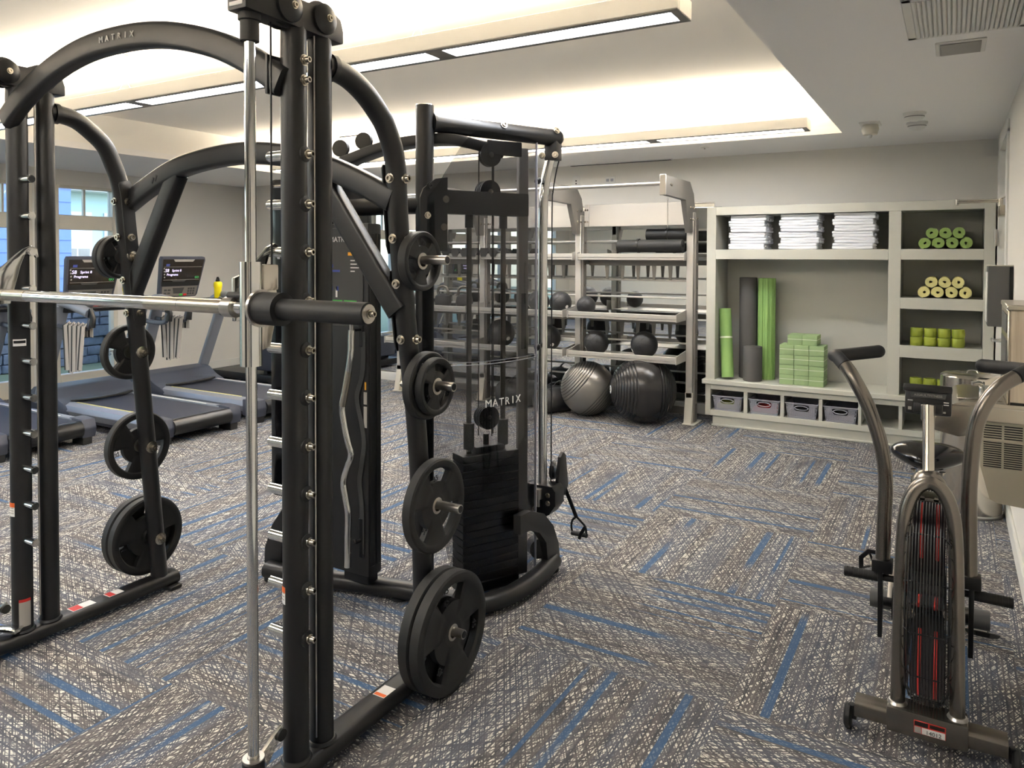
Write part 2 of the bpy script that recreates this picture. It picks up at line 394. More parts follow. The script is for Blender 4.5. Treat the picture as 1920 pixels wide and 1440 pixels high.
part('closer_arm', b, 'stainless', d)
b = BM(); cyl(b, (0.296, 7.055, 1.69), (0.296, 7.055, 1.82), 0.009, 10); box(b, 0.296, XR-0.012, 7.05, 7.06, 1.69, 1.82); part('hinge', b, 'steel', d)
b = BM(); cyl(b, (XR+0.05, 6.2, 1.022), (0.26, 6.2, 1.022), 0.012); cyl(b, (0.255, 6.2, 1.022), (0.255, 6.31, 1.022), 0.011); cyl(b, (XR+0.03, 6.2, 1.0), (XR+0.045, 6.2, 1.0), 0.03)
box(b, XR+0.03, XR+0.048, 6.17, 6.23, 0.92, 1.1, 0.006); part('lever_handle', b, 'chrome', d)

for n_, (y0, y1) in enumerate(((-0.9, 0.0), (-2.6, -1.7))):  # two dark doors out of view, added for contrast in the chrome
    dd = struct('door_%d' % (n_+2), box(BM(), XR-0.012, XR, y0, y1, 0.0, 2.1, 0.003, 1), 'added_dark')
    b = BM(); box(b, XR-0.02, XR, y0-0.08, y0, 0, 2.18, 0.003, 1); box(b, XR-0.02, XR, y1, y1+0.08, 0, 2.18, 0.003, 1); box(b, XR-0.02, XR, y0, y1, 2.1, 2.18, 0.003, 1); part('door_casing', b, 'white', dd)

# mirror on the back wall
mr = solo('wall_mirror', box(BM(), -6.9, -2.06, YB-0.008, YB, 0.125, 2.14), 'mirror', 'large frameless wall mirror behind the storage rack', 'mirror', loc=(-4.5, YB, 0.125), flat=True)
b = BM(); box(b, -6.9, -2.06, YB-0.012, YB, 2.14, 2.152); box(b, -6.9, -2.06, YB-0.012, YB, 0.113, 0.125); part('edge_channel', b, 'steel', mr)

# ceiling lamps
def lamp(y, x1, ends, label):
    z0, z1, y0, y1 = 2.60, 2.68, y-0.095, y+0.095
    t = thing('pendant_lamp', label, 'ceiling light', (x1, y, z0), group='long pendant lamps')
    x0 = ends[-1]
    b = BM()
    for a0, a1 in ((y0, y0+0.028), (y1-0.028, y1)): box(b, x0, x1, a0, a1, z0, z1, 0.003, 1)
    box(b, x1-0.028, x1, y0+0.028, y1-0.028, z0, z1); box(b, x0, x0+0.028, y0+0.028, y1-0.028, z0, z1)
    for e in ends[:-1]: box(b, e-0.04, e+0.04, y0+0.028, y1-0.028, z0, z1)
    part('housing', b, 'ceil', t)
    b = BM()
    for a0, a1 in ((y0+0.002, y0+0.034), (y1-0.034, y1-0.002)): box(b, x0, x1-0.002, a0, a1, z0-0.004, z0)
    box(b, x1-0.04, x1-0.002, y0+0.03, y1-0.03, z0-0.004, z0)
    for e in ends[:-1]: box(b, e-0.05, e+0.05, y0+0.03, y1-0.03, z0-0.004, z0)
    part('bottom_bezel', b, 'rackd', t)
    xs = [x1-0.04] + [e for e in ends]
    for q in range(len(xs)-1):
        a, c = xs[q]-(0.05 if q else 0), xs[q+1]+0.05
        part('diffuser', box(BM(), c, a, y0+0.034, y1-0.034, z0+0.006, z0+0.012), 'diffuser', t, flat=True)
        part('uplight_lens', box(BM(), c, a, y0+0.03, y1-0.03, z1-0.02, z1-0.014), 'uplight', t, flat=True)
    for xw in [x1-0.11] + [e-0.14 for e in ends[:-1]]:
        b = BM(); cyl(b, (xw, y, z1+0.09), (xw, y, ZC), 0.0022, 6); cyl(b, (xw, y, z1+0.09), (xw, y-0.06, z1), 0.0018, 6); cyl(b, (xw, y, z1+0.09), (xw, y+0.06, z1), 0.0018, 6); cyl(b, (xw, y, ZC-0.015), (xw, y, ZC), 0.02, 10)
        part('hanger_wire', b, 'steel', t)
    return t
lamp(3.06, -0.965, [-2.20, -4.64, -6.9], 'long white pendant lamp above the weight machine, nearer one')
lamp(6.28, -0.98, [-2.25, -4.69, -6.9], 'long white pendant lamp along the far wall above the storage rack')
lamp(-0.15, -0.965, [-2.20, -4.64, -6.9], 'added white pendant lamp behind the camera, unseen, for front light')  # extra unseen lamp row, added to brighten the front of the room

# ceiling fittings on the right soffit
t = thing('return_air_grille', 'large square louvred air grille in the ceiling above the door side', 'vent', (0.03, 3.6, ZS))
b = BM(); x0, x1, y0, y1 = -0.185, 0.27, 3.29, 3.905
for q in ((x0, x1, y0, y0+0.035), (x0, x1, y1-0.035, y1), (x0, x0+0.035, y0, y1), (x1-0.035, x1, y0, y1)): box(b, *q, ZS-0.012, ZS, 0.003, 1)
part('frame', b, 'white', t)
part('backing', box(BM(), x0+0.03, x1-0.03, y0+0.03, y1-0.03, ZS-0.001, ZS), 'dark', t)
nl = 22; lo = None
for i in range(nl):
    xx = x0+0.045+(x1-x0-0.09)*i/(nl-1) - 0.03
    if lo is None:
        lb = BM(); box(lb, -0.006, 0.006, y0+0.03, y1-0.03, -0.009, 0.009, mx=Matrix.Rotation(0.5, 4, 'Y'))
        bmesh.ops.translate(lb, vec=(0.03, 0, ZS-0.008), verts=lb.verts[:]); lo = part('louvre', lb, 'white', t); l = lo
    else: l = lo.copy(); C.objects.link(l)
    l.location.x = xx
b = BM(); box(b, -0.08, 0.126, 4.05, 4.30, ZS-0.008, ZS, 0.003, 1); t = solo('access_panel', b, 'white', 'small white ceiling hatch frame beside the louvred grille', 'panel', loc=(0.02, 4.17, ZS))
part('infill', box(BM(), -0.06, 0.106, 4.07, 4.28, ZS-0.012, ZS-0.008), 'greyprint', t)
t = thing('emergency_light', 'small white emergency light on the ceiling, clear ribbed lens', 'light', (-0.54, 6.25, ZS))
b = BM(); box(b, -0.61, -0.47, 6.14, 6.34, ZS-0.012, ZS, 0.004); part('base_plate', b, 'white', t)
b = BM(); lathe(b, [(0, -0.09), (0.05, -0.085), (0.062, -0.05), (0.055, -0.012), (0, -0.012)], 18, Matrix.Translation((-0.54, 6.24, ZS))); part('lens', b, 'offwhite', t)
b = BM(); sph(b, (-0.54, 6.24, ZS-0.095), 0.016, 12, 8); part('bulb', b, 'white', t)
def smoke_det(y, lab):
    t = thing('smoke_detector', lab, 'smoke detector', (-0.235, y, ZS), group=None)
    b = BM(); lathe(b, [(0, -0.058), (0.03, -0.057), (0.05, -0.05), (0.061, -0.034), (0.064, -0.016), (0.072, -0.014), (0.072, 0), (0, 0)], 24, Matrix.Translation((-0.235, y, ZS))); part('housing', b, 'white', t)
    b = BM(); lathe(b, [(0.0615, -0.032), (0.0628, -0.031), (0.0634, -0.027), (0.0622, -0.028)], 24, Matrix.Translation((-0.235, y, ZS))); part('vent_ring', b, 'rackd', t)
smoke_det(5.93, 'round white smoke detector, the one nearer the louvred grille'); smoke_det(6.36, 'round white smoke detector, the one nearer the shelving')
t = thing('slot_diffuser', 'long thin slot air diffuser where ceiling meets back wall', 'vent', (-3.0, 7.5, ZS))
b = BM(); box(b, -3.66, -2.48, 7.475, 7.545, ZS-0.008, ZS); part('frame', b, 'soffit', t); part('slot', box(BM(), -3.64, -2.50, 7.49, 7.53, ZS-0.010, ZS-0.008), 'dark', t)
for x, y, z, lab in ((-1.964, 6.85, ZS, 'small round sprinkler cap on the ceiling before the back wall'), (-5.66, 6.06, ZC, 'small round sprinkler rose on the raised ceiling')):
    t = thing('sprinkler', lab, 'sprinkler', (x, y, z)); b = BM(); lathe(b, [(0, -0.008), (0.04, -0.006), (0.045, 0), (0, 0)], 20, Matrix.Translation((x, y, z))); part('cover_plate', b, 'white', t)
    b = BM(); cyl(b, (x, y, z-0.02), (x, y, z-0.006), 0.008, 8); part('stem', b, 'steel', t)
# sockets high on the back wall
t = thing('wall_plate', 'upright cable plate high on the back wall', 'socket', (-3.58, YB, 2.42)); b = BM(); box(b, -3.635, -3.545, YB-0.008, YB, 2.36, 2.49, 0.003, 1); part('plate', b, 'white', t)
b = BM()
for z in (2.40, 2.43): cyl(b, (-3.59, YB-0.011, z), (-3.59, YB-0.008, z), 0.008, 10)
part('jack', b, 'dark', t)
t = thing('wall_socket', 'double wall socket lying sideways high on the back wall', 'socket', (-3.19, YB, 2.42)); b = BM(); box(b, -3.25, -3.13, YB-0.008, YB, 2.38, 2.46, 0.003, 1); part('plate', b, 'white', t)
for x in (-3.215, -3.165): 
    b = BM(); box(b, x-0.017, x+0.017, YB-0.011, YB-0.008, 2.405, 2.435, 0.003, 1); part('outlet', b, 'basket', t)

# ------------------------------------------------------------------ outside the windows
struct('outside_ground', box(BM(), -30, XL-0.16, -20, 25, -0.15, -0.05), 'soil')
t = thing('stone_wall', 'low garden wall of rough grey blue stones outside the window', 'wall', (-11.3, 6.2, -0.05))
part('mortar_core', box(BM(), -11.55, -11.32, 4.6, 9.4, -0.05, 0.92), 'mortar', t)
rnd = random.Random(3); z = -0.05; st0 = None
while z < 0.88:
    hh = rnd.uniform(0.11, 0.17); y = 4.6
    while y < 9.4:
        ww = rnd.uniform(0.2, 0.5); b = BM(); box(b, -11.36, -11.27+rnd.uniform(0, 0.04), y+0.008, min(y+ww, 9.4)-0.008, z+0.006, min(z+hh, 0.92)-0.006, 0.02, 2)
        for v in b.verts: v.co += Vector((rnd.uniform(-.008, .008), rnd.uniform(-.008, .008), rnd.uniform(-.006, .006)))
        part('stone', b, 'stone', t); y += ww
    z += hh
t = thing('blue_building', 'blue clapboard building wall close outside the window', 'building', (-14.5, 7, -0.05))
b = BM(); box(b, -15.2, -14.5, 4.0, 8.15, -0.05, 6.5); part('wall', b, 'siding', t)
b = BM(); 
for k in range(26): box(b, -14.515, -14.485, 4.0, 8.15, 0.2+k*0.24, 0.212+k*0.24)
part('clapboard_edge', b, 'siding', t, kind='stuff')
t = thing('aqua_building', 'pale aqua house with a white balcony railing beyond the window', 'building', (-17.5, 10, -0.05))
part('wall', box(BM(), -18.5, -17.5, 6.0, 18, -0.05, 9), 'paleside', t)
part('balcony_slab', box(BM(), -17.5, -16.9, 9.1, 16, 3.05, 3.2), 'white', t)
part('rail', box(BM(), -16.96, -16.9, 9.1, 16, 3.98, 4.05), 'white', t); part('rail', box(BM(), -16.96, -16.9, 9.1, 16, 3.28, 3.33), 'white', t)
for k in range(46): part('baluster', box(BM(), -16.95, -16.91, 9.1+k*0.15, 9.16+k*0.15, 3.33, 3.98), 'white', t, flat=True)
for y in (9.0, 10.6):
    wf = BM(); box(wf, -17.5, -17.46, y, y+1.3, 0.9, 2.6); wo = part('window', wf, 'white', t)
    for a in range(4):
        for c in range(6): part('pane', box(BM(), -17.46, -17.45, y+0.06+a*0.305, y+0.06+a*0.305+0.27, 0.98+c*0.265, 0.98+c*0.265+0.235), 'glass', wo, flat=True)
def bush(name, label, x, y, r, hgt, n, long=False):
    t = thing(name, label, 'plant', (x, y, -0.05)); rr = random.Random(int(x*10+y*31)); b = BM()
    for k in range(n):
        a = rr.uniform(0, 2*PI); q = r*math.sqrt(rr.random())
        if long:
            p0 = Vector((x+q*.4*math.cos(a), y+q*.4*math.sin(a), -0.05)); p1 = Vector((x+q*math.cos(a), y+q*math.sin(a), hgt*rr.uniform(.6, 1))); s = Vector((math.sin(a), -math.cos(a), 0))*0.012
            mid = (p0+p1)/2 + Vector((0, 0, .12)); vv = [b.verts.new(p) for p in (p0-s, p0+s, mid+s, mid-s, p1)]; b.faces.new(vv[:4]); b.faces.new((vv[3], vv[2], vv[4]))
        else:
            c = Vector((x+q*math.cos(a), y+q*math.sin(a), rr.uniform(0, hgt))); n1 = Vector((rr.uniform(-1, 1), rr.uniform(-1, 1), rr.uniform(-1, 1))).normalized(); s = n1.orthogonal()*0.05; q2 = n1.cross(s.normalized())*0.03
            b.faces.new([b.verts.new(c+d_) for d_ in (-s, q2, s, -q2)])
    part('foliage', b, 'leaf', t, flat=True, recalc=False, kind='stuff')
    b = BM(); cyl(b, (x, y, -0.05), (x, y, hgt*.5), 0.03, 6); part('stem', b, 'mortar', t)
bush('ornamental_grass', 'tall bright green ornamental grass at the end of the stone wall', -10.7, 5.55+1.55, 0.42, 1.25, 900, True)
bush('ornamental_grass', 'bright green grass clump outside the window nearest the machine', -10.3, 4.35, 0.55, 1.3, 1400, True)
bush('garden_shrub', 'leafy green shrub beyond the grass outside the leftmost window', -12.6, 3.2, 1.3, 2.6, 2600)
# ================================================================== SMITH MACHINE
SX = {'r': -1.695, 'l': -3.245}
Y1, Y2, YR = 1.612, 1.718, 1.45          # front upright, rear upright, guide rod
PR = 0.0385
PEGZ = [1.90, 1.753, 1.61, 1.465, 1.318, 1.175, 1.03, 0.886, 0.742, 0.597, 0.449]
S = thing('smith_machine', 'black frame weight machine with guided chrome barbell and plate pegs in the foreground', 'weight machine', (-2.47, 1.75, 0))
PLY = {'r': [(1.735, 2.19), (1.776, 2.19), (1.85, 2.175), (1.925, 2.14), (1.99, 2.09), (2.035, 2.04), (2.075, 1.96), (2.09, 1.88), (2.098, 1.75), (2.124, 1.52), (2.15, 1.32), (2.195, 1.05), (2.225, 0.77), (2.24, 0.45), (2.255, 0.05)],
       'l': [(1.735, 2.19), (1.776, 2.19), (1.85, 2.175), (1.92, 2.13), (1.975, 2.08), (2.01, 2.01), (2.04, 1.93), (2.055, 1.85), (2.065, 1.74), (2.09, 1.50), (2.125, 1.18), (2.17, 0.68), (2.205, 0.29), (2.225, 0.05)]}
PEG = {'r': [(2.140, 1.585), (2.180, 1.137), (2.222, 0.69), (2.245, 0.225)], 'l': [(2.080, 1.595), (2.120, 1.153), (2.165, 0.705), (2.205, 0.262)]}
for s in 'rl':
    x = SX[s]; sg = 1 if s == 'r' else -1      # outward direction
    b = BM(); cyl(b, (x, Y1, 0.07), (x, Y1, 2.285), PR, 20); part('front_upright', b, 'frame', S)
    b = BM(); cyl(b, (x, Y2, 0.07), (x, Y2, 2.285), PR*0.97, 20); part('rear_upright', b, 'frame', S)
    b = BM(); sweep(b, [(x, 1.22, 0.047), (x, 2.30, 0.047)], rrect(0.10, 0.058, 0.026, 4), up=(0, 0, 1)); rail = part('base_rail', b, 'frame', S)
    for yy in (1.28, 2.27):
        b = BM(); box(b, x-0.065, x+0.065, yy-0.03, yy+0.03, 0.0, 0.02, 0.004, 1); part('foot_pad', b, 'rubber', rail)
    b = BM(); lathe(b, [(PR, 0), (PR+0.009, 0.001), (PR+0.004, 0.009), (PR, 0.010)], 20, Matrix.Translation((x, Y1, 0.0755))); lathe(b, [(PR, 0), (PR+0.009, 0.001), (PR+0.004, 0.009), (PR, 0.010)], 20, Matrix.Translation((x, Y2, 0.0755))); part('weld_collar', b, 'frame', rail)
    # plate storage post
    pts = crom([(x, y, z) for y, z in PLY[s]], 4)
    b = BM(); sweep(b, pts, circ(0.037, 18), up=(1, 0, 0)); post = part('plate_post', b, 'frame', S)
    b = BM(); sweep(b, [(x, 1.752, 2.19), (x, 1.772, 2.19)], circ(0.043, 18), up=(1, 0, 0)); part('weld_collar', b, 'frame', post)
    for (y, z) in PEG[s]:
        b = BM(); cyl(b, (x+sg*0.03, y, z), (x+sg*0.045, y, z), 0.034, 20); cyl(b, (x+sg*0.035, y, z), (x+sg*0.185, y, z), 0.0165, 18); pg = part('weight_peg', b, 'steel', S)
        b = BM(); cyl(b, (x+sg*0.183, y, z), (x+sg*0.187, y, z), 0.0125, 16); part('peg_cap', b, 'textdk', pg)
        b = BM(); hexbolt(b, (x-sg*0.036, y+0.005, z-0.01), (-sg, 0.1, 0), 0.011, 0.018); part('bolt', b, 'bolt', pg)
        if s == 'l':
            b = BM(); lathe(b, [(0.028, 0), (0.028, 0.006), (0.02, 0.008), (0, 0.008)], 18, axm((x+0.034, y, z), (1, 0, 0))); hexbolt(b, (x+0.04, y, z), (1, 0, 0), 0.011, 0.022); part('washer', b, 'bolt', pg)
    # rounded bolt plates on the post with socket screws
    for z, y in ((1.87, 2.092), (1.66, 2.108)) if s == 'r' else ((1.84, 2.055), (1.68, 2.07)):
        for d in ((0, -1, 0), (1, 0, 0), (-1, 0, 0)):
            b = BM(); hexbolt(b, (x+d[0]*0.036, y+d[1]*0.036, z), d, 0.012, 0.012 if d[1] else 0.02); part('socket_screw', b, 'bolt', post)
    for z, y in ((1.50, 2.126), (1.30, 2.152)) if s == 'r' else ((1.485, 2.092), (1.335, 2.108)):
        for d in ((0, -1, 0), (1, 0, 0), (-1, 0, 0)):
            b = BM(); hexbolt(b, (x+d[0]*0.036, y+d[1]*0.036, z), d, 0.012, 0.012 if d[1] else 0.02); part('socket_screw', b, 'bolt', post)
    for z0, z1 in ((1.60, 1.93), (1.24, 1.56)):
        sp = [p for p in crom([(x, y, z) for y, z in PLY[s]], 8) if z0 < p.z < z1]
        b = BM(); sweep(b, [p + Vector((-sg*0.038, 0, 0)) for p in sp], rrect(0.06, 0.008, 0.003, 2), up=(1, 0, 0), scale=[0.75] + [1]*(len(sp)-2) + [0.75]); part('mount_plate', b, 'frame', post)
    # safety pegs through the front upright
    for z in PEGZ:
        b = BM(); cyl(b, (x-sg*0.02, Y1, z), (x-sg*0.104, Y1, z), 0.0155, 18); cyl(b, (x-sg*0.10, Y1, z), (x-sg*0.107, Y1, z), 0.0125, 18); pg = part('safety_peg', b, 'chrome', S)
        b = BM(); lathe(b, [(0.024, 0), (0.024, 0.006), (0.017, 0.009), (0, 0.009)], 18, axm((x+sg*0.034, Y1+0.008, z), (sg, 0.15, 0))); part('washer', b, 'rubber', pg)
        b = BM(); hexbolt(b, (x+sg*0.042, Y1+0.009, z), (sg, 0.15, 0), 0.010, 0.024); part('bolt', b, 'bolt', pg)
    # guide rod with rubber ends
    b = BM(); cyl(b, (x, YR, 0.09), (x, YR, 2.215), 0.0155, 20); cyl(b, (x, YR, 2.02), (x, YR, 2.024), 0.0159, 20); rod = part('guide_rod', b, 'chrome', S)
    b = BM(); lathe(b, [(0.0, 0), (0.031, 0), (0.031, 0.090), (0.026, 0.094), (0.0, 0.094)], 22, Matrix.Translation((x, YR, 0.075))); part('lower_collar', b, 'rubber', rod)
    b = BM(); lathe(b, [(0.017, 0), (0.0305, 0), (0.0305, 0.004), (0.017, 0.004)], 22, Matrix.Translation((x, YR, 0.1695))); part('collar_disc', b, 'steel', rod)
    b = BM(); lathe(b, [(0.0, 0), (0.026, 0), (0.026, 0.055), (0.031, 0.057), (0.031, 0.085), (0.0, 0.085)], 22, Matrix.Translation((x, YR, 2.195))); part('upper_sleeve', b, 'rubber', rod)
    # header box with pulley covers
    b = BM(); prism(b, [(1.405, 2.272), (1.405, 2.34), (1.43, 2.352), (1.74, 2.352), (1.775, 2.335), (1.785, 2.30), (1.785, 2.262)], 0.076, YZ(x-0.038), 0.008); hb = part('header_box', b, 'frame', S)
    b = BM(); box(b, x-0.026, x+0.026, 1.402, 1.407, 2.282, 2.294, 0.001, 1); part('end_label', b, 'paper', hb)
    for yy in (1.56, 1.70):
        b = BM(); lathe(b, [(0, 0.016), (0.012, 0.016), (0.034, 0.010), (0.046, 0.0), (0.046, -0.01), (0, -0.01)], 28, axm((x+0.046, yy, 2.318), (1, 0, 0))); part('pulley_cover', b, 'frame', hb)
        b = BM(); hexbolt(b, (x+0.060, yy, 2.318), (1, 0, 0), 0.008, 0.008); part('pulley_bolt', b, 'bolt', hb)
        b = BM(); lathe(b, [(0, -0.02), (0.058, -0.02), (0.058, -0.014), (0.05, -0.008), (0.05, 0.008), (0.058, 0.014), (0.058, 0.02), (0, 0.02)], 26, axm((x, yy, 2.318), (1, 0, 0))); part('pulley', b, 'black', hb)
    b = BM(); cyl(b, (x, 1.525, 1.57), (x, 1.525, 2.30), 0.003, 6); part('cable', b, 'black', S)
    b = BM(); cyl(b, (x+0.03, 1.665, 0.12), (x+0.03, 1.665, 2.26), 0.003, 6); part('cable_sleeve', b, 'steel', S)
    # barbell stop lever at the foot of the rod
    b = BM(); prism(b, [(1.462, 0.115), (1.50, 0.125), (1.56, 0.20), (1.552, 0.212), (1.52, 0.195), (1.462, 0.16)], 0.012, YZ(x-0.006), 0.002); lv = part('rod_clamp', b, 'chrome', S)
    b = BM(); lathe(b, [(0, -0.006), (0.017, -0.006), (0.017, 0.006), (0, 0.006)], 18, axm((x+0.008, 1.545, 0.188), (1, 0, 0))); part('clamp_pad', b, 'rubber', lv)
# arches between the two sides
YA = Y1-0.03
arch = crom([(-3.25, YA, 2.135), (-3.12, YA, 2.215), (-2.92, YA, 2.293), (-2.70, YA, 2.339), (-2.46, YA, 2.346), (-2.24, YA, 2.324), (-2.02, YA, 2.267), (-1.86, YA, 2.20), (-1.70, YA, 2.108)], 5)
b = BM(); sweep(b, arch, rrect(0.086, 0.056, 0.016, 3), up=(0, 1, 0))
ar = part('upper_arch', b, 'frame', S)
b = BM(); box(b, -1.748, -1.738, YA-0.032, YA+0.032, 2.075, 2.19, 0.003); part('arch_plate', b, 'frame', ar)
b = BM(); box(b, -3.262, -3.225, Y1-0.04, Y1-0.012, 2.10, 2.19, 0.01); part('arch_plate', b, 'frame', ar)
for z in (2.177, 2.118):
    b = BM(); lathe(b, [(0.017, 0), (0.017, 0.003), (0, 0.003)], 16, axm((-1.66, 1.618, z), (1, 0.1, 0))); hexbolt(b, (-1.657, 1.618, z), (1, 0.1, 0), 0.009, 0.02); part('bolt', b, 'bolt', ar)
def on_arch(xx):      # frame of the arch front face at world x
    for p, q in zip(arch, arch[1:]):
        if p.x <= xx <= q.x: return p.lerp(q, (xx-p.x)/(q.x-p.x)), (q-p).normalized()
for k, ch in enumerate('MATRIX'):
    xx = -2.565 + 0.0345*k*1.02; p, tdir = on_arch(xx); up = Vector((-tdir.z, 0, tdir.x))
    part('letter', text_bm(ch, 0.030, 0.001, MX(p + Vector((0, -0.0312, 0)), tdir, up, Vector((0, -1, 0)))), 'text', ar, flat=True)
low = crom([(-3.245, 2.085, 1.835), (-3.10, 2.085, 1.90), (-2.92, 2.085, 1.965), (-2.72, 2.085, 2.0), (-2.47, 2.085, 2.012), (-2.22, 2.085, 1.985), (-2.03, 2.085, 1.935), (-1.85, 2.085, 1.865), (-1.70, 2.085, 1.795)], 5)
b = BM(); sweep(b, low, rrect(0.088, 0.06, 0.016, 3), up=(0, 1, 0)); la = part('lower_arch', b, 'frame', S)
for k in range(2):
    b = BM(); sweep(b, [(-3.03+k*0.022, 2.0545, 1.915+k*0.009), (-3.018+k*0.022, 2.0545, 1.94+k*0.009)], rrect(0.012, 0.003, 0.001, 1), up=(0, 1, 0)); part('mark', b, 'textdk', la)
for a, c in (((-2.89, 2.085, 1.955), (-3.235, 2.10, 1.44)), ((-2.08, 2.085, 1.935), (-1.705, 2.12, 1.40))):
    b = BM(); sweep(b, [a, c], rrect(0.086, 0.058, 0.014, 3), up=(0, 1, 0)); part('diagonal_brace', b, 'frame', S)
    
# barbell on its carriages
ZB = 1.452
b = BM()
cyl(b, (-3.22, YR, ZB), (-1.72, YR, ZB), 0.0205, 24)
bar = part('barbell', b, 'chrome', S)
for x0, x1 in ((-3.14, -3.005), (-3.0, -2.86), (-2.16, -2.0), (-1.995, -1.80)):
    b = BM()
    nb = 60
    cyl(b, (x0, YR, ZB), (x1, YR, ZB), 0.0213, 24); part('knurled_grip', b, 'satin', bar)
for s in 'rl':
    x = SX[s]; sg = 1 if s == 'r' else -1
    b = BM(); cyl(b, (x, YR, 1.29), (x, YR, 1.582), 0.0305, 26); part('carriage', b, 'chrome', bar)
    b = BM(); box(b, x-0.012, x+0.03, YR+0.02, YR+0.075, 1.50, 1.575, 0.01); prism(b, [(YR+0.015, 1.33), (YR+0.05, 1.34), (YR+0.065, 1.40), (YR+0.08, 1.46), (YR+0.07, 1.52), (YR+0.015, 1.52)], 0.03, YZ(x-0.008), 0.004); part('carriage_bracket', b, 'stainless', bar)
    b = BM(); cyl(b, (x+sg*0.025, YR+0.01, ZB), (x+sg*0.035, YR+0.01, ZB), 0.053, 28); part('sleeve_flange', b, 'steel', bar)
    b = BM(); cyl(b, (x+sg*0.035, YR+0.01, ZB), (x+sg*0.115, YR+0.01, ZB), 0.046, 28); cyl(b, (x+sg*0.11, YR+0.01, ZB), (x+sg*0.42, YR+0.01, ZB), 0.0295, 26); part('loading_sleeve', b, 'rubber', bar)
    b = BM(); cyl(b, (x+sg*0.419, YR+0.01, ZB), (x+sg*0.423, YR+0.01, ZB), 0.025, 22); part('end_disc', b, 'steel', bar)
    b = BM(); hexbolt(b, (x+sg*0.423, YR+0.01, ZB), (sg, 0, 0), 0.008, 0.018); part('end_bolt', b, 'bolt', bar)
    b = BM(); cyl(b, (x-sg*0.02, YR-0.0, 1.485), (x-sg*0.09, YR, 1.485), 0.011, 14); part('stop_knob', b, 'rubber', bar)
    # hook plate that hangs on a peg
    hp = [(1.462, 1.50), (1.462, 1.535), (1.50, 1.548), (1.52, 1.565), (1.585, 1.625), (1.612, 1.637), (1.638, 1.625), (1.642, 1.592), (1.632, 1.588), (1.624, 1.607), (1.606, 1.612), (1.590, 1.60), (1.575, 1.56), (1.535, 1.41), (1.462, 1.41)]
    b = BM(); prism(b, hp, 0.012, YZ(x-sg*0.088-0.006), 0.002); part('hook_plate', b, 'chrome', bar)
    b = BM(); cyl(b, (x-sg*0.06, YR+0.0, ZB), (x-sg*0.10, YR, ZB), 0.03, 24); part('bar_collar', b, 'steel', bar)
b = BM(); sweep(b, crom([(-3.42, 1.47, 0.10), (-3.33, 1.515, 0.104), (-3.25, 1.552, 0.104), (-3.20, 1.575, 0.10)], 4), rrect(0.05, 0.016, 0.006, 3), up=(0, 0, 1)); part('base_lever', b, 'chrome', S)
# stickers
def sticker_cyl(name, x, y, r, a0, a1, z0, z1, m, parent):
    b = BM(); n = 8; rr = r+0.0008
    vs_ = [[b.verts.new((x+rr*math.cos(a0+(a1-a0)*i/n), y+rr*math.sin(a0+(a1-a0)*i/n), z)) for i in range(n+1)] for z in (z0, z1)]
    for i in range(n): b.faces.new((vs_[0][i], vs_[0][i+1], vs_[1][i+1], vs_[1][i]))
    return part(name, b, m, parent)
D = math.radians
for s, a0, a1, z0, z1 in (('r', D(-150), D(-94), 0.56, 0.612), ('l', D(-125), D(-62), 0.55, 0.605)):
    q = sticker_cyl('warning_sticker', SX[s], Y1, PR, a0, a1, z0, z1, 'paper', S)
    sticker_cyl('orange_band', SX[s], Y1, PR+0.0003, a0, a1, z1-0.018, z1, 'orange', q)
    for k in range(3): sticker_cyl('print_line', SX[s], Y1, PR+0.0003, a0+0.1, a1-0.1, z0+0.012+k*0.01, z0+0.015+k*0.01, 'greyprint', q)
q = sticker_cyl('instruction_sticker', SX['l'], Y1, PR, D(-45), D(18), 0.10, 0.21, 'greyprint', S); sticker_cyl('red_band', SX['l'], Y1, PR+0.0003, D(-45), D(18), 0.20, 0.212, 'red', q)
q = sticker_cyl('name_plate', SX['l'], Y1, PR, D(-60), D(10), 1.235, 1.262, 'paper', S); sticker_cyl('dark_band', SX['l'], Y1, PR+0.0003, D(-56), D(6), 1.246, 1.257, 'textdk', q)
for s, y0, y1, m1, m2 in (('r', 1.985, 2.05, 'paper', 'orange'), ('l', 1.96, 2.03, 'paper', 'red'), ('l', 1.80, 1.90, 'paper', 'red')):
    x = SX[s]; q = part('rail_sticker', box(BM(), x-0.022, x+0.028, y0, y1, 0.0762, 0.0768), m1, S)
    part('print_band', box(BM(), x-0.020, x+0.026, y0+0.003, y0+(y1-y0)*(0.28 if m2 == 'orange' else 0.45), 0.0768, 0.0772), m2, q)

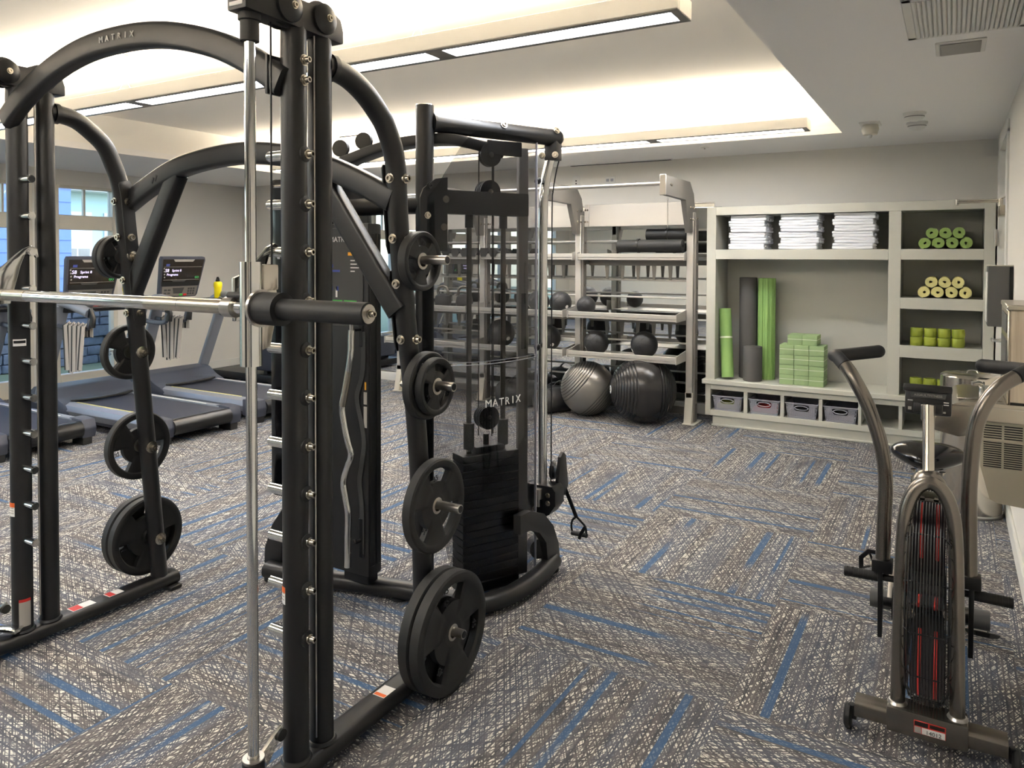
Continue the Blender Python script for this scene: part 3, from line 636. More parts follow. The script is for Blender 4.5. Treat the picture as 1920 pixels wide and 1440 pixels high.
# ================================================================== WEIGHT PLATES
def plate_mesh(R, T, n=72):
    """grip plate around local X: rim, hub and three hand openings"""
    rs = [0.13, 0.20, 0.245, 0.30, 0.42, 0.52, 0.80, 0.835, 0.90, 0.965, 1.0]
    rs = [r if i > 2 else max(r, 0.0255/R+0.02*i) for i, r in enumerate(rs)]
    th = [0.30, 0.33, 0.33, 0.26, 0.26, 0.26, 0.26, 0.44, 0.5, 0.47, 0.36]
    b = bmesh.new(); F_ = [[], []]
    def solid(i, k):
        if not (5 <= i <= 5): return True
        a = (k+0.5)/n*360 % 120
        return not (30 <= a <= 92)
    for s in (0, 1):
        for i, r in enumerate(rs):
            ring = []
            for k in range(n):
                a = 2*PI*k/n; tt = th[i]
                aa = (k/n*360) % 120
                if i in (3, 4) and False: tt = th[i]
                if i in (4, 5, 6) and not (28 <= aa <= 94): tt = 0.36
                if i in (7, 8) and 30 < aa < 92 and k % 2: tt -= 0.03
                ring.append(b.verts.new(((1 if s else -1)*tt*T, R*r*math.cos(a), R*r*math.sin(a))))
            F_[s].append(ring)
    nr = len(rs)
    for i in range(nr-1):
        for k in range(n):
            k2 = (k+1) % n
            if solid(i, k):
                for s in (0, 1): b.faces.new((F_[s][i][k], F_[s][i][k2], F_[s][i+1][k2], F_[s][i+1][k]))
                for (ii, kk, e) in ((i-1, k, ((i, k), (i, k2))), (i+1, k, ((i+1, k), (i+1, k2))), (i, k-1, ((i, k), (i+1, k))), (i, k2, ((i, k2), (i+1, k2)))):
                    if ii < 0 or ii >= nr-1 or not solid(ii, kk % n):
                        (a1, a2), (b1, b2) = e
                        b.faces.new((F_[0][a1][a2], F_[0][b1][b2], F_[1][b1][b2], F_[1][a1][a2]))
    return b
def make_plate(R, T, num, label, loc, ang, group):
    t = thing('weight_plate', label, 'weight plate', (0, 0, 0), group=group)
    part('rubber_body', plate_mesh(R, T), 'rubber', t, ang=32)
    b = BM(); lathe(b, [(0.0205, -T*0.36), (0.0265, -T*0.36), (0.03, -T*0.33), (0.03, T*0.33), (0.0265, T*0.36), (0.0205, T*0.36), (0.0205, -T*0.36)], 28, Matrix.Rotation(PI/2, 4, 'Y')); part('bushing', b, 'steel', t)
    b = BM()
    for a in (PI/2, PI/2+2*PI/3, PI/2-2*PI/3):
        y, z = R*0.62*math.cos(a-0.26), R*0.62*math.sin(a-0.26)
        rad = Vector((0, math.cos(a-0.26), math.sin(a-0.26))); tan = Vector((0, -math.sin(a-0.26), math.cos(a-0.26)))
        text_bm(num, R*0.17, 0.0008, MX((T*0.362, y, z), -tan if False else tan*-1, rad, Vector((1, 0, 0))), bm=b)
    part('raised_number', b, 'textdk', t, ang=20)
    t.location = loc; t.rotation_euler = (ang, 0, 0)
    return t
def peg(s, i): return PEG[s][i]
x = SX['r']
G = 'weight plates on the machine pegs'
def pl(s, i, R, T, num, off, ang, label):
    y, z = peg(s, i); sg = 1 if s == 'r' else -1
    t = make_plate(R, T, num, label, (SX[s]+sg*off, y, z-0.004), ang, G)
    if s == 'l': t.rotation_euler = (ang, 0, PI)
pl('r', 0, 0.106, 0.042, '10', 0.066, 0.35, 'small black grip plate on the top right peg of the machine')
pl('r', 1, 0.122, 0.040, '25', 0.066, 0.9, 'black grip plate behind the smaller one, second right peg from top')
pl('r', 1, 0.103, 0.034, '10', 0.104, 0.2, 'small black grip plate in front of a wider one, second right peg from top')
pl('r', 2, 0.170, 0.044, '35', 0.070, 2.5, 'single black grip plate on the third right peg from top')
pl('r', 3, 0.218, 0.050, '45', 0.072, 0.1, 'large black grip plate hard against the post on the lowest right peg')
pl('r', 3, 0.218, 0.050, '45', 0.122, 0.62, 'large black grip plate, outer one on the lowest right peg')
pl('l', 0, 0.100, 0.036, '5', 0.066, 0.5, 'small black grip plate nearest the post, top left peg')
pl('l', 0, 0.100, 0.036, '5', 0.105, 1.4, 'small black grip plate, outermost on the top left peg')
pl('l', 1, 0.128, 0.042, '10', 0.068, 0.8, 'black grip plate on the second left peg from top')
pl('l', 2, 0.158, 0.044, '25', 0.068, 0.5, 'black grip plate with an open hand slot, third left peg from top')
pl('l', 3, 0.182, 0.046, '35', 0.070, 0.45, 'black grip plate nearest the post, lowest left peg')
pl('l', 3, 0.182, 0.046, '35', 0.120, 1.2, 'black grip plate, outermost on the lowest left peg')
# ================================================================== CABLE MACHINE (two towers)
T = thing('cable_machine', 'black cable crossover machine with smoked shroud tower behind the weight machine', 'cable machine', (-2.1, 2.95, 0))
A = Vector((-2.055, 2.735, 0)); E = Vector((-1.715, 3.365, 0)); AE = (E-A).normalized(); AN = Vector((AE.y, -AE.x, 0))
b = BM(); cyl(b, A+Vector((0, 0, 0.06)), A+Vector((0, 0, 2.275)), 0.0415, 24); pst = part('rear_post', b, 'frame', T)
b = BM(); lathe(b, [(0, 0), (0.0405, 0), (0.038, 0.004), (0, 0.005)], 24, Matrix.Translation(A+Vector((0, 0, 2.275)))); part('post_cap', b, 'chrome', pst)
b = BM(); sweep(b, [A+Vector((0, 0, 2.20))+AE*0.03, E+Vector((0, 0, 2.19))], circ(0.041, 22)); sph(b, E+Vector((0, 0, 2.19)), 0.041, 20, 12); tt = part('top_tube', b, 'frame', T)
for q in (0.55, 0.97):
    p = A.lerp(E, q) + Vector((0, 0, 2.205)); d = AN*0.9+Vector((0, 0, 0.35)); b = BM(); hexbolt(b, p+d.normalized()*0.04, d, 0.012, 0.01); part('bolt', b, 'bolt', tt)
b = BM(); sweep(b, [A+Vector((0, 0, 2.20))+AE*0.034, A+Vector((0, 0, 2.20))+AE*0.045], circ(0.048, 22)); part('weld_collar', b, 'frame', tt)
# base loop on the floor
base = crom([(-2.90, 2.575, .05), (-2.72, 2.60, .05), (-2.50, 2.655, .05), (-2.30, 2.705, .05), (-2.10, 2.745, .05), (-1.90, 2.765, .05), (-1.79, 2.80, .05), (-1.735, 2.90, .05), (-1.71, 3.05, .05), (-1.712, 3.22, .05), (-1.735, 3.39, .05)], 5)
b = BM(); sweep(b, base, rrect(0.09, 0.075, 0.034, 4), up=(0, 0, 1)); bt = part('base_tube', b, 'frame', T)
for p in ((-2.88, 2.58), (-1.735, 3.38), (-2.2, 2.73)):
    b = BM(); cyl(b, (p[0], p[1], 0), (p[0], p[1], 0.03), 0.035, 16); part('foot_pad', b, 'rubber', bt)
# curved foot plates that rise to the towers
ft = [(3.43, 0.06), (3.42, 0.13), (3.36, 0.24), (3.26, 0.33), (3.12, 0.385), (3.02, 0.39), (3.02, 0.30), (3.12, 0.29), (3.21, 0.25), (3.28, 0.18), (3.30, 0.06)]
b = BM(); prism(b, ft, 0.04, YZ(-1.755), 0.006); part('foot_arc', b, 'frame', T)
fl = [(-2.955, 0.06), (-2.95, 0.14), (-2.90, 0.26), (-2.83, 0.35), (-2.72, 0.40), (-2.62, 0.41), (-2.62, 0.33), (-2.72, 0.31), (-2.79, 0.25), (-2.83, 0.17), (-2.84, 0.06)]
b = BM(); prism(b, fl, 0.04, MX((0, 2.60, 0), (1, 0, 0), (0, 0, 1), (0, 1, 0)), 0.006); part('foot_arc', b, 'frame', T)
# cross beam and arched bolt beam between towers
b = BM(); sweep(b, [(-2.90, 2.73, 1.83), A+Vector((0.0, 0, 1.83))], circ(0.041, 20), up=(0, 0, 1)); cb = part('cross_beam', b, 'frame', T)
for z in (1.845, 1.815): 
    b = BM(); lathe(b, [(0, 0.004), (0.008, 0), (0, 0)], 12, axm((-2.47, 2.69, z), (0, -1, 0))); part('plug', b, 'textdk', cb)
arc = crom([(-2.95, 2.78, 1.90), (-2.72, 2.78, 2.01), (-2.50, 2.78, 2.072), (-2.28, 2.78, 2.115), (-2.10, 2.80, 2.13), (-1.985, 2.86, 2.132), (-1.92, 2.96, 2.118), (-1.86, 3.07, 2.095)], 5)
b = BM(); sweep(b, arc, rrect(0.05, 0.085, 0.008, 2), up=(0, 1, 0.0)); ab = part('arched_beam', b, 'frame', T)
for xx in (-2.60, -2.53, -2.42, -2.30, -2.19, -2.07, -2.0, -1.93, -1.88):
    p = min(arc, key=lambda q: abs(q.x-xx)); b = BM(); hexbolt(b, (xx, p.y-0.025, p.z+(0.01 if int(-xx*100) % 2 else -0.01)), (0, -1, 0), 0.012, 0.012); part('bolt', b, 'bolt', ab)
for xx, zz in ((-2.62, 2.13), (-2.47, 2.155)):
    b = BM(); lathe(b, [(0, -0.012), (0.042, -0.012), (0.036, 0), (0.042, 0.012), (0, 0.012)], 22, axm((xx, 2.80, zz), (0.3, -1, 0))); part('top_pulley', b, 'black', T)
b = BM(); cyl(b, (-2.62, 2.79, 2.185), (-2.47, 2.79, 2.185), 0.003, 6); part('cable', b, 'black', T)
# shroud bracket on the post
b = BM(); prism(b, [(-0.045, 1.62), (-0.045, 1.86), (-0.03, 1.90), (0.03, 1.945), (0.09, 1.955), (0.09, 1.62)], 0.012, MX(A+AN*0.04, AE, (0, 0, 1), AN), 0.003); sb = part('shroud_bracket', b, 'black', T)
for s_, z in ((0.0, 1.91), (-0.01, 1.78), (0.07, 1.73), (0.08, 1.855)):
    b = BM(); p = A+AN*0.053+AE*s_+Vector((0, 0, z)); hexbolt(b, p, AN, 0.011, 0.01); part('bolt', b, 'bolt' if s_ != 0.0 else 'black', sb)
# smoked shroud, curved in plan: two sheets
plan = crom([(-2.035, 2.69), (-1.965, 2.745), (-1.885, 2.825), (-1.825, 2.915), (-1.79, 3.02), (-1.768, 3.13), (-1.762, 3.25)], 5)
plan = [Vector((p[0], p[1], 0)) for p in [(v.x, v.y) for v in crom([(x_, y_, 0) for x_, y_ in [(-2.035, 2.69), (-1.965, 2.745), (-1.885, 2.825), (-1.825, 2.915), (-1.79, 3.02), (-1.768, 3.13), (-1.762, 3.25)]], 6)]]
def sheet(zlo, zhi):
    b = bmesh.new(); n = len(plan); g = []
    for s_ in (0, 1):
        rows = []
        for i, p in enumerate(plan):
            t = (plan[min(i+1, n-1)]-plan[max(i-1, 0)]).normalized(); nn = Vector((t.y, -t.x, 0)); q = p + nn*(0.0045*s_)
            lo, hi = zlo(i/(n-1)), zhi(i/(n-1))
            rows.append([b.verts.new((q.x, q.y, lo+(hi-lo)*k/4)) for k in range(5)])
        g.append(rows)
    for s_ in (0, 1):
        for i in range(n-1):
            for k in range(4): b.faces.new((g[s_][i][k], g[s_][i+1][k], g[s_][i+1][k+1], g[s_][i][k+1]))
    for i in range(n-1):
        for k in (0, 4): b.faces.new((g[0][i][k], g[0][i+1][k], g[1][i+1][k], g[1][i][k]))
    for i in (0, n-1):
        for k in range(4): b.faces.new((g[0][i][k], g[0][i][k+1], g[1][i][k+1], g[1][i][k]))
    return b
sm = lambda t: t*t*(3-2*t)
top = lambda u: 2.165 if u > 0.42 else (1.86 + 0.305*sm(max(0, (u-0.02)/0.40)))
botu = lambda u: 1.118
part('shroud_upper', sheet(lambda u: 1.118, top), 'smoke', T, label='upper smoked clear shroud sheet')
part('shroud_lower', sheet(lambda u: 0.06 if u > 0.32 else 0.06 + 0.62*sm((0.32-u)/0.32), lambda u: 1.105), 'smoke', T, label='lower smoked clear shroud sheet')
for zz in (1.105, 1.118):
    b = BM(); sweep(b, [p+Vector((0, 0, zz)) for p in plan], circ(0.0018, 6), up=(0, 0, 1)); part('sheet_edge', b, 'basket', T)
b = BM(); sweep(b, [plan[-1]+Vector((0, 0, 0.06)), plan[-1]+Vector((0, 0, 2.165))], rrect(0.012, 0.006, 0.002, 2), up=(0, 1, 0)); part('shroud_edge_glint', b, 'basket', T)  # pale strip stands in for the catch-light along the shroud edge
# lettering on the shroud
b = BM(); acc = [0.0]
for p, q in zip(plan, plan[1:]): acc.append(acc[-1]+(q-p).length)
def at(sv):
    for i in range(len(plan)-1):
        if acc[i] <= sv <= acc[i+1]:
            f = (sv-acc[i])/(acc[i+1]-acc[i]); return plan[i].lerp(plan[i+1], f), (plan[i+1]-plan[i]).normalized()
def plan_s(pred): 
    return min(range(len(plan)), key=lambda i: pred(plan[i]))
for k, ch in enumerate('MATRIX'):
    p, t = at(0.305 + 0.037*k); nn = Vector((t.y, -t.x, 0))
    part('letter', text_bm(ch, 0.050, 0.001, MX(p + nn*0.0075 + Vector((0, 0, 0.922)), t, (0, 0, 1), nn)), 'paper', T, flat=True)
# inside: weight stack, guide rods, cables and pulleys
ct = A.lerp(E, 0.43); AA = math.atan2(AE.y, AE.x)
mxs = Matrix.Translation(ct+AN*0.02) @ Matrix.Rotation(AA, 4, 'Z')
for k in range(17):
    b = BM(); box(b, -0.15, 0.15, -0.055, 0.055, 0.085+k*0.035, 0.118+k*0.035, 0.003, 1, mxs); part('stack_plate', b, 'black', T)
b = BM(); box(b, -0.15, 0.15, -0.06, 0.06, 0.035, 0.083, 0.003, 1, mxs); part('stack_base', b, 'black', T)
b = BM(); box(b, -0.075, 0.075, -0.04, 0.04, 0.68, 0.71, 0.003, 1, mxs); cyl(b, mxs @ Vector((0, 0, 0.70)), mxs @ Vector((0, 0, 0.76)), 0.014, 12); part('stack_head', b, 'black', T)
for sx in (-0.092, 0.092):
    b = BM(); cyl(b, mxs @ Vector((sx, 0, 0.07)), mxs @ Vector((sx, 0, 1.86)), 0.0125, 16); gr = part('stack_guide_rod', b, 'gunmetal', T)
    b = BM(); cyl(b, mxs @ Vector((sx, 0, 0.70)), mxs @ Vector((sx, 0, 0.82)), 0.026, 16); part('rubber_stop', b, 'rubber', gr)
    b = BM(); cyl(b, mxs @ Vector((sx, 0, 1.73)), mxs @ Vector((sx, 0, 1.80)), 0.02, 16); part('rod_collar', b, 'black', gr)
b = BM(); box(b, -0.28, 0.22, -0.03, 0.03, 1.79, 1.90, 0.012, 2, mxs); part('upper_cross_member', b, 'frame', T)
for sx, sy in ((-0.03, 0.02), (0.02, -0.02), (0.05, 0.02)):
    b = BM(); cyl(b, mxs @ Vector((sx, sy, 0.75)), mxs @ Vector((sx, sy, 2.08)), 0.003, 6); part('cable', b, 'black', T)
def pulley(c, d, r, w_, nm='pulley'):
    b = BM(); lathe(b, [(0, -w_), (r, -w_), (r*1.0, -w_*0.6), (r*0.86, 0), (r, w_*0.6), (r, w_), (0, w_)], 26, axm(c, d)); o = part(nm, b, 'black', T)
    b = BM(); hexbolt(b, Vector(c)+Vector(d).normalized()*w_, d, 0.009, 0.008); part('pulley_bolt', b, 'bolt', o)
pulley(mxs @ Vector((0.0, -0.03, 2.07)), AN, 0.055, 0.014); pulley(mxs @ Vector((0.01, -0.01, 1.90)), AN, 0.055, 0.012); pulley(mxs @ Vector((0.01, 0.025, 1.90)), AN, 0.055, 0.012)
pulley(mxs @ Vector((0.0, -0.02, 0.84)), AN, 0.055, 0.012); pulley(mxs @ Vector((0.0, 0.012, 0.84)), AN, 0.055, 0.012)
b = BM(); box(b, -0.02, 0.17, -0.045, -0.035, 2.07, 2.14, 0.004, 1, mxs); part('pulley_hanger', b, 'frame', T)
# flat column plate near the chrome pole
c2 = A.lerp(E, 0.71)
b = BM(); box(b, -0.028, 0.028, -0.012, 0.012, 0.05, 2.12, 0.004, 1, Matrix.Translation(c2+AN*0.02) @ Matrix.Rotation(AA, 4, 'Z')); cp = part('column_plate', b, 'rackd', T)
b = BM(); box(b, -0.014, 0.014, -0.016, -0.012, 1.15, 1.42, 0.004, 1, Matrix.Translation(c2+AN*0.02) @ Matrix.Rotation(AA, 4, 'Z')); part('selector_slot', b, 'textdk', cp)
b = BM(); sweep(b, crom([(-1.79, 3.2, 1.30), (-1.785, 3.19, 1.27), (-1.785, 3.2, 1.20), (-1.79, 3.22, 1.17), (-1.795, 3.23, 1.20), (-1.792, 3.22, 1.28)], 4), circ(0.004, 8)); part('snap_hook', b, 'steel', T)
# chrome pole with adjustable carriage
pole = crom([(-1.727, 3.352, 2.15), (-1.735, 3.352, 2.10), (-1.755, 3.350, 2.02), (-1.768, 3.345, 1.93), (-1.772, 3.34, 1.8), (-1.772, 3.34, 1.0), (-1.772, 3.34, 0.30)], 5)
b = BM(); sweep(b, pole, circ(0.0245, 20), up=(0, 1, 0)); part('chrome_pole', b, 'chrome', T)
b = BM(); sweep(b, [p+Vector((0.035, 0.03, 0)) for p in pole], circ(0.0035, 8), up=(0, 1, 0)); part('cable', b, 'black', T)
b = BM(); box(b, -0.035, 0.035, -0.03, 0.03, 2.075, 2.17, 0.01, 2, Matrix.Translation((-1.725, 3.355, 0))); hb = part('pole_bracket', b, 'frame', T)
for dx in (-0.032, 0.04):
    b = BM(); hexbolt(b, (-1.735+dx, 3.32, 2.10), (0.3, -1, 0), 0.011, 0.012); part('bolt', b, 'bolt', hb)
b = BM(); prism(b, [(-0.10, 0.25), (-0.10, 0.44), (-0.06, 0.455), (0.075, 0.455), (0.095, 0.43), (0.095, 0.36), (0.06, 0.31), (-0.06, 0.24)], 0.10, MX((-1.772, 3.30, 0), (1, 0, 0), (0, 0, 1), (0, 1, 0)), 0.012); cr_ = part('carriage', b, 'black', T)
for dx, dz in ((-0.07, 0.37), (0.055, 0.41), (0.055, 0.37), (-0.02, 0.33)):
    b = BM(); hexbolt(b, (-1.772+dx, 3.298, dz), (0, -1, 0), 0.009, 0.008); part('bolt', b, 'bolt', cr_)
b = BM(); cyl(b, (-1.765, 3.285, 0.39), (-1.765, 3.285, 0.44), 0.02, 16); cyl(b, (-1.765, 3.285, 0.35), (-1.765, 3.285, 0.39), 0.008, 12); part('pull_pin', b, 'steel', cr_)
b = BM(); prism(b, [(3.36, 0.40), (3.40, 0.58), (3.43, 0.60), (3.46, 0.58), (3.49, 0.42), (3.46, 0.37)], 0.018, YZ(-1.715), 0.004); part('pulley_arm', b, 'black', cr_)
b = BM(); lathe(b, [(0, -0.02), (0.05, -0.02), (0.04, 0), (0.05, 0.02), (0, 0.02)], 22, axm((-1.735, 3.43, 0.50), (1, 0, 0))); part('swivel_pulley', b, 'black', cr_)
for z in (1.97, 1.15):
    b = BM(); cyl(b, (-1.80, 3.31, z), (-1.765, 3.27, z), 0.006, 10); sph(b, (-1.762, 3.265, z), 0.018, 14, 10); part('knob', b, 'black', T)
b = BM(); cyl(b, (-1.80, 3.32, 0.14), (-1.755, 3.28, 0.14), 0.05, 22); part('floor_pulley', b, 'black', T)
# left tower, mostly hidden behind the front uprights
b = BM(); box(b, -2.925, -2.53, 2.61, 2.94, 0.40, 1.98, 0.05, 4); lt = part('tower_shroud', b, 'blackgloss', T, label='glossy black left tower housing')
b = BM(); box(b, -2.930, -2.918, 2.63, 2.65, 0.45, 1.93, 0.003, 1); part('edge_highlight', b, 'basket', lt)  # bluish highlight on the rounded edge, put in as a pale strip
b = BM(); cyl(b, (-2.88, 2.74, 0.06), (-2.88, 2.74, 0.42), 0.04, 18); part('rear_post', b, 'frame', T)
# accessory column with exercise chart
b = BM(); box(b, -2.52, -2.236, 2.56, 2.65, 0.155, 1.745, 0.012, 2); ac = part('accessory_column', b, 'frame', T)
b = BM(); box(b, -2.238, -2.232, 2.57, 2.60, 0.20, 1.70, 0.002, 1); box(b, -2.238, -2.232, 2.615, 2.64, 0.20, 1.70, 0.002, 1); part('side_groove', b, 'black', ac)
b = BM(); box(b, -2.45, -2.30, 2.63, 2.70, 0.08, 0.17, 0.004, 1); part('column_foot', b, 'frame', ac)
ch = part('exercise_chart', box(BM(), -2.505, -2.262, 2.5555, 2.560, 1.28, 1.725, 0.002, 1), 'dkgrey', T)
def chart(x0, x1, z0, z1, m, nm='chart_print'): return part(nm, box(BM(), x0, x1, 2.5545, 2.5555, z0, z1), m, ch, flat=True)
b = text_bm('MATRIX', 0.034, 0.0006, MX((-2.40, 2.5548, 1.672), (1, 0, 0), (0, 0, 1), (0, -1, 0))); part('lettering', b, 'paper', ch)
chart(-2.35, -2.325, 1.60, 1.615, 'amber'); chart(-2.325, -2.295, 1.60, 1.615, 'greyprint'); chart(-2.295, -2.27, 1.60, 1.615, 'amber'); chart(-2.495, -2.44, 1.545, 1.56, 'blueprint')
for k in range(4): chart(-2.335, -2.31+0.012*(k % 3), 1.575-k*0.016, 1.580-k*0.016, 'paper')
chart(-2.50, -2.385, 1.385, 1.398, 'green'); chart(-2.375, -2.30, 1.385, 1.398, 'green')
chart(-2.498, -2.40, 1.525, 1.535, 'blueprint')
for k in range(3):
    chart(-2.495+k*0.035, -2.485+k*0.035, 1.41, 1.50-0.02*k, 'paper', 'chart_figure'); chart(-2.493+k*0.035, -2.478+k*0.035, 1.44, 1.46, 'blueprint', 'chart_figure'); chart(-2.495+k*0.035, -2.482+k*0.035, 1.30, 1.375, ('paper', 'green', 'paper')[k], 'chart_figure')
for k in range(3): chart(-2.365, -2.31, 1.365-k*0.02, 1.370-k*0.02, 'paper')
# hooks and labels on the lower column
for z, dx in ((1.28, 0), (0.33, 0.02)):
    b = BM(); box(b, -2.29, -2.262, 2.553, 2.561, z-0.09, z+0.09, 0.004, 1); cyl(b, (-2.278, 2.556, z-0.01), (-2.278, 2.515, z-0.01), 0.007, 10); cyl(b, (-2.278, 2.518, z-0.012), (-2.305+dx, 2.518, z+0.004), 0.008, 10); part('bar_hook', b, 'black', ac)
b = BM(); sweep(b, crom([(-2.262, 2.556, 1.26), (-2.262, 2.556, 1.12), (-2.275, 2.556, 1.04), (-2.30, 2.556, 0.96), (-2.275, 2.556, 0.86), (-2.258, 2.556, 0.76), (-2.272, 2.556, 0.66), (-2.285, 2.556, 0.58), (-2.272, 2.556, 0.46), (-2.272, 2.556, 0.26)], 4), rrect(0.026, 0.004, 0.0015, 1), up=(0, 1, 0)); part('raised_outline', b, 'dkgrey', ac)
b = BM(); box(b, -2.256, -2.247, 2.5570, 2.5600, 1.0, 1.035, 0.001, 1); part('hand_sticker', b, 'amber', ac)
for z0, z1 in ((0.935, 0.99), (0.83, 0.925)):
    b = BM(); box(b, -2.262, -2.243, 2.5570, 2.5600, z0, z1, 0.001, 1); q = part('diagram_sticker', b, 'greyprint', ac)
# cambered bar hanging on the column
t = thing('curl_bar', 'chrome cambered curl bar hanging upright on the black column', 'barbell', (-2.30, 2.518, 0.2))
pz = [(-2.279, 1.272), (-2.281, 1.23), (-2.283, 1.172), (-2.297, 1.09), (-2.315, 1.01), (-2.334, 0.93), (-2.322, 0.85), (-2.30, 0.77), (-2.283, 0.715), (-2.308, 0.655), (-2.328, 0.59), (-2.318, 0.53), (-2.302, 0.455), (-2.304, 0.357), (-2.306, 0.212)]
b = BM(); sweep(b, crom([(x_, 2.500, z_) for x_, z_ in pz], 5), circ(0.0150, 16), up=(0, 1, 0)); part('bar', b, 'chrome', t)
b = BM(); sweep(b, [(-2.279, 2.5, 1.272), (-2.279, 2.5, 1.305)], circ(0.009, 12)); sweep(b, [Vector((-2.279+0.013*math.cos(a), 2.5, 1.317+0.013*math.sin(a))) for a in [2*PI*i/14 for i in range(14)]], circ(0.004, 8), up=(0, 1, 0), closed=True); part('end_ring', b, 'steel', t)
b = BM(); sweep(b, crom([(-2.297, 2.5, 1.09), (-2.315, 2.5, 1.01), (-2.334, 2.5, 0.93)], 4), circ(0.0154, 16), up=(0, 1, 0)); part('knurling', b, 'satin', t)
# stirrup handle hanging from the pulley
t = thing('cable_stirrup', 'black strap stirrup handle hanging from the cable pulley by the floor', 'handle', (-1.62, 3.5, 0.17))
b = BM(); sweep(b, [(-1.706, 3.47, 0.40), (-1.675, 3.48, 0.32), (-1.652, 3.49, 0.255)], rrect(0.022, 0.006, 0.002, 1), up=(0, 1, 0)); part('strap', b, 'black', t)
b = BM(); sweep(b, crom([(-1.652, 3.49, 0.258), (-1.675, 3.492, 0.235), (-1.682, 3.495, 0.20), (-1.678, 3.5, 0.168)], 4), rrect(0.012, 0.005, 0.002, 1), up=(0, 1, 0)); sweep(b, crom([(-1.652, 3.49, 0.258), (-1.625, 3.492, 0.235), (-1.602, 3.495, 0.21), (-1.60, 3.5, 0.168)], 4), rrect(0.012, 0.005, 0.002, 1), up=(0, 1, 0)); part('webbing_loop', b, 'black', t)
b = BM(); cyl(b, (-1.682, 3.5, 0.166), (-1.596, 3.5, 0.166), 0.0125, 14); part('grip', b, 'rubber', t)
b = BM(); sweep(b, [(-1.60, 3.488, 0.215), (-1.625, 3.488, 0.175), (-1.635, 3.488, 0.145)], rrect(0.018, 0.004, 0.0015, 1), up=(0, 1, 0)); part('loose_strap', b, 'black', t)
b = BM(); sph(b, (-1.706, 3.47, 0.41), 0.009, 12, 8); part('snap_hook', b, 'steel', t)
# ================================================================== STORAGE RACK
RX = [-2.135, -3.305, -4.475, -5.645]
R_ = thing('storage_rack', 'silver grey steel storage rack with balls and a pull up bar along the mirror', 'rack', (-3.9, 7.1, 0))
for x in RX:
    b = BM(); box(b, x-0.045, x+0.02, 7.02, 7.11, 0.02, 2.02, 0.005, 1); up_ = part('upright', b, 'rack', R_)
    b = BM(); box(b, x+0.0215, x+0.045, 7.03, 7.11, 0.02, 1.95, 0.004, 1); part('side_channel', b, 'rackd', up_)
    for k in range(9):
        b = BM(); hexbolt(b, (x+0.045, 7.07, 0.2+k*0.22), (1, 0, 0), 0.009, 0.006); part('bolt', b, 'bolt', up_)
    b = BM(); prism(b, [(6.97, 0.0), (7.02, 0.25), (7.02, 0.30), (7.11, 0.30), (7.11, 0.0)], 0.075, YZ(x-0.048), 0.003); box(b, x-0.06, x+0.06, 6.96, 7.22, 0.0, 0.012, 0.003, 1); part('foot', b, 'offwhite', R_)
    b = BM(); prism(b, [(6.24, 2.13), (6.24, 2.30), (6.93, 2.297), (7.05, 2.19), (7.11, 2.0), (7.11, 1.84), (6.94, 1.82), (6.80, 2.12)], 0.05, YZ(x-0.035), 0.004); arm = part('cantilever_arm', b, 'rackd', R_)
    b = BM(); box(b, x-0.038, x+0.018, 6.225, 6.24, 2.125, 2.305, 0.003, 1); part('end_cap', b, 'rack', arm)
    for yy, zz in ((6.36, 2.23), (6.39, 2.225), (6.95, 2.06), (7.03, 2.06), (6.95, 1.95), (7.03, 1.95)):
        b = BM(); hexbolt(b, (x+0.015, yy, zz), (1, 0, 0), 0.010, 0.008); part('bolt', b, 'bolt', arm)
for i in range(3):
    x1, x0 = RX[i]-0.05, RX[i+1]+0.05
    b = BM(); cyl(b, (x0-0.03, 6.33, 2.235), (x1+0.03, 6.33, 2.235), 0.0165, 16); part('pull_up_bar', b, 'rack', R_)
    b = BM(); box(b, x0, x1, 7.05, 7.07, 1.90, 2.125, 0.004, 1); box(b, x0, x0+0.05, 7.035, 7.05, 1.90, 2.125, 0.003, 1); hp_ = part('header_panel', b, 'rack', R_)
    for zz in (1.95, 2.07):
        for dx in (0.012, 0.036):
            b = BM(); hexbolt(b, (x0+dx, 7.035, zz), (0, -1, 0), 0.007, 0.005); part('bolt', b, 'bolt', hp_)
    for (zt, yf, nm) in ((1.605, 6.96, 'upper'), (1.032, 6.74, 'middle'), (0.642, 6.74, 'lower')):
        b = BM(); box(b, x0-0.04, x1+0.0, yf, yf+0.016, zt-0.018, zt+0.022, 0.003, 1); box(b, x0-0.04, x1, yf+0.004, yf+0.02, zt-0.042, zt-0.02, 0.003, 1)
        box(b, x0-0.04, x1, yf+0.01, 7.25, zt-0.03, zt-0.024); sh = part('shelf_tray', b, 'rack', R_)
        for xx in (x0-0.045, x1-0.002):
            b = BM(); prism(b, [(yf-0.01, zt-0.045), (yf-0.01, zt+0.028), (7.22, zt+0.075), (7.22, zt-0.04)], 0.008, YZ(xx)); part('end_bracket', b, 'rack', sh)
        if nm != 'lower':
            b = BM(); box(b, x0, x1, 7.16, 7.175, zt-0.10, zt-0.045, 0.003, 1); cb_ = part('comb_rail', b, 'rackd', R_)
            np_ = 5
            for k in range(np_):
                xx = x0+0.2+(x1-x0-0.4)*k/(np_-1); b = BM(); prism(b, [(xx-0.05, zt-0.06), (xx+0.05, zt-0.06), (xx+0.022, zt-0.10), (xx+0.012, zt-0.24), (xx-0.012, zt-0.24), (xx-0.022, zt-0.10)], 0.01, MX((0, 7.165, 0), (1, 0, 0), (0, 0, 1), (0, 1, 0))); part('comb_prong', b, 'rackd', cb_)
    for z in (1.753, 1.362, 1.19, 0.745, 0.36):
        b = BM(); cyl(b, (x0-0.05, 7.20, z), (x1+0.05, 7.20, z), 0.011, 10); part('back_rail', b, 'rack', R_)
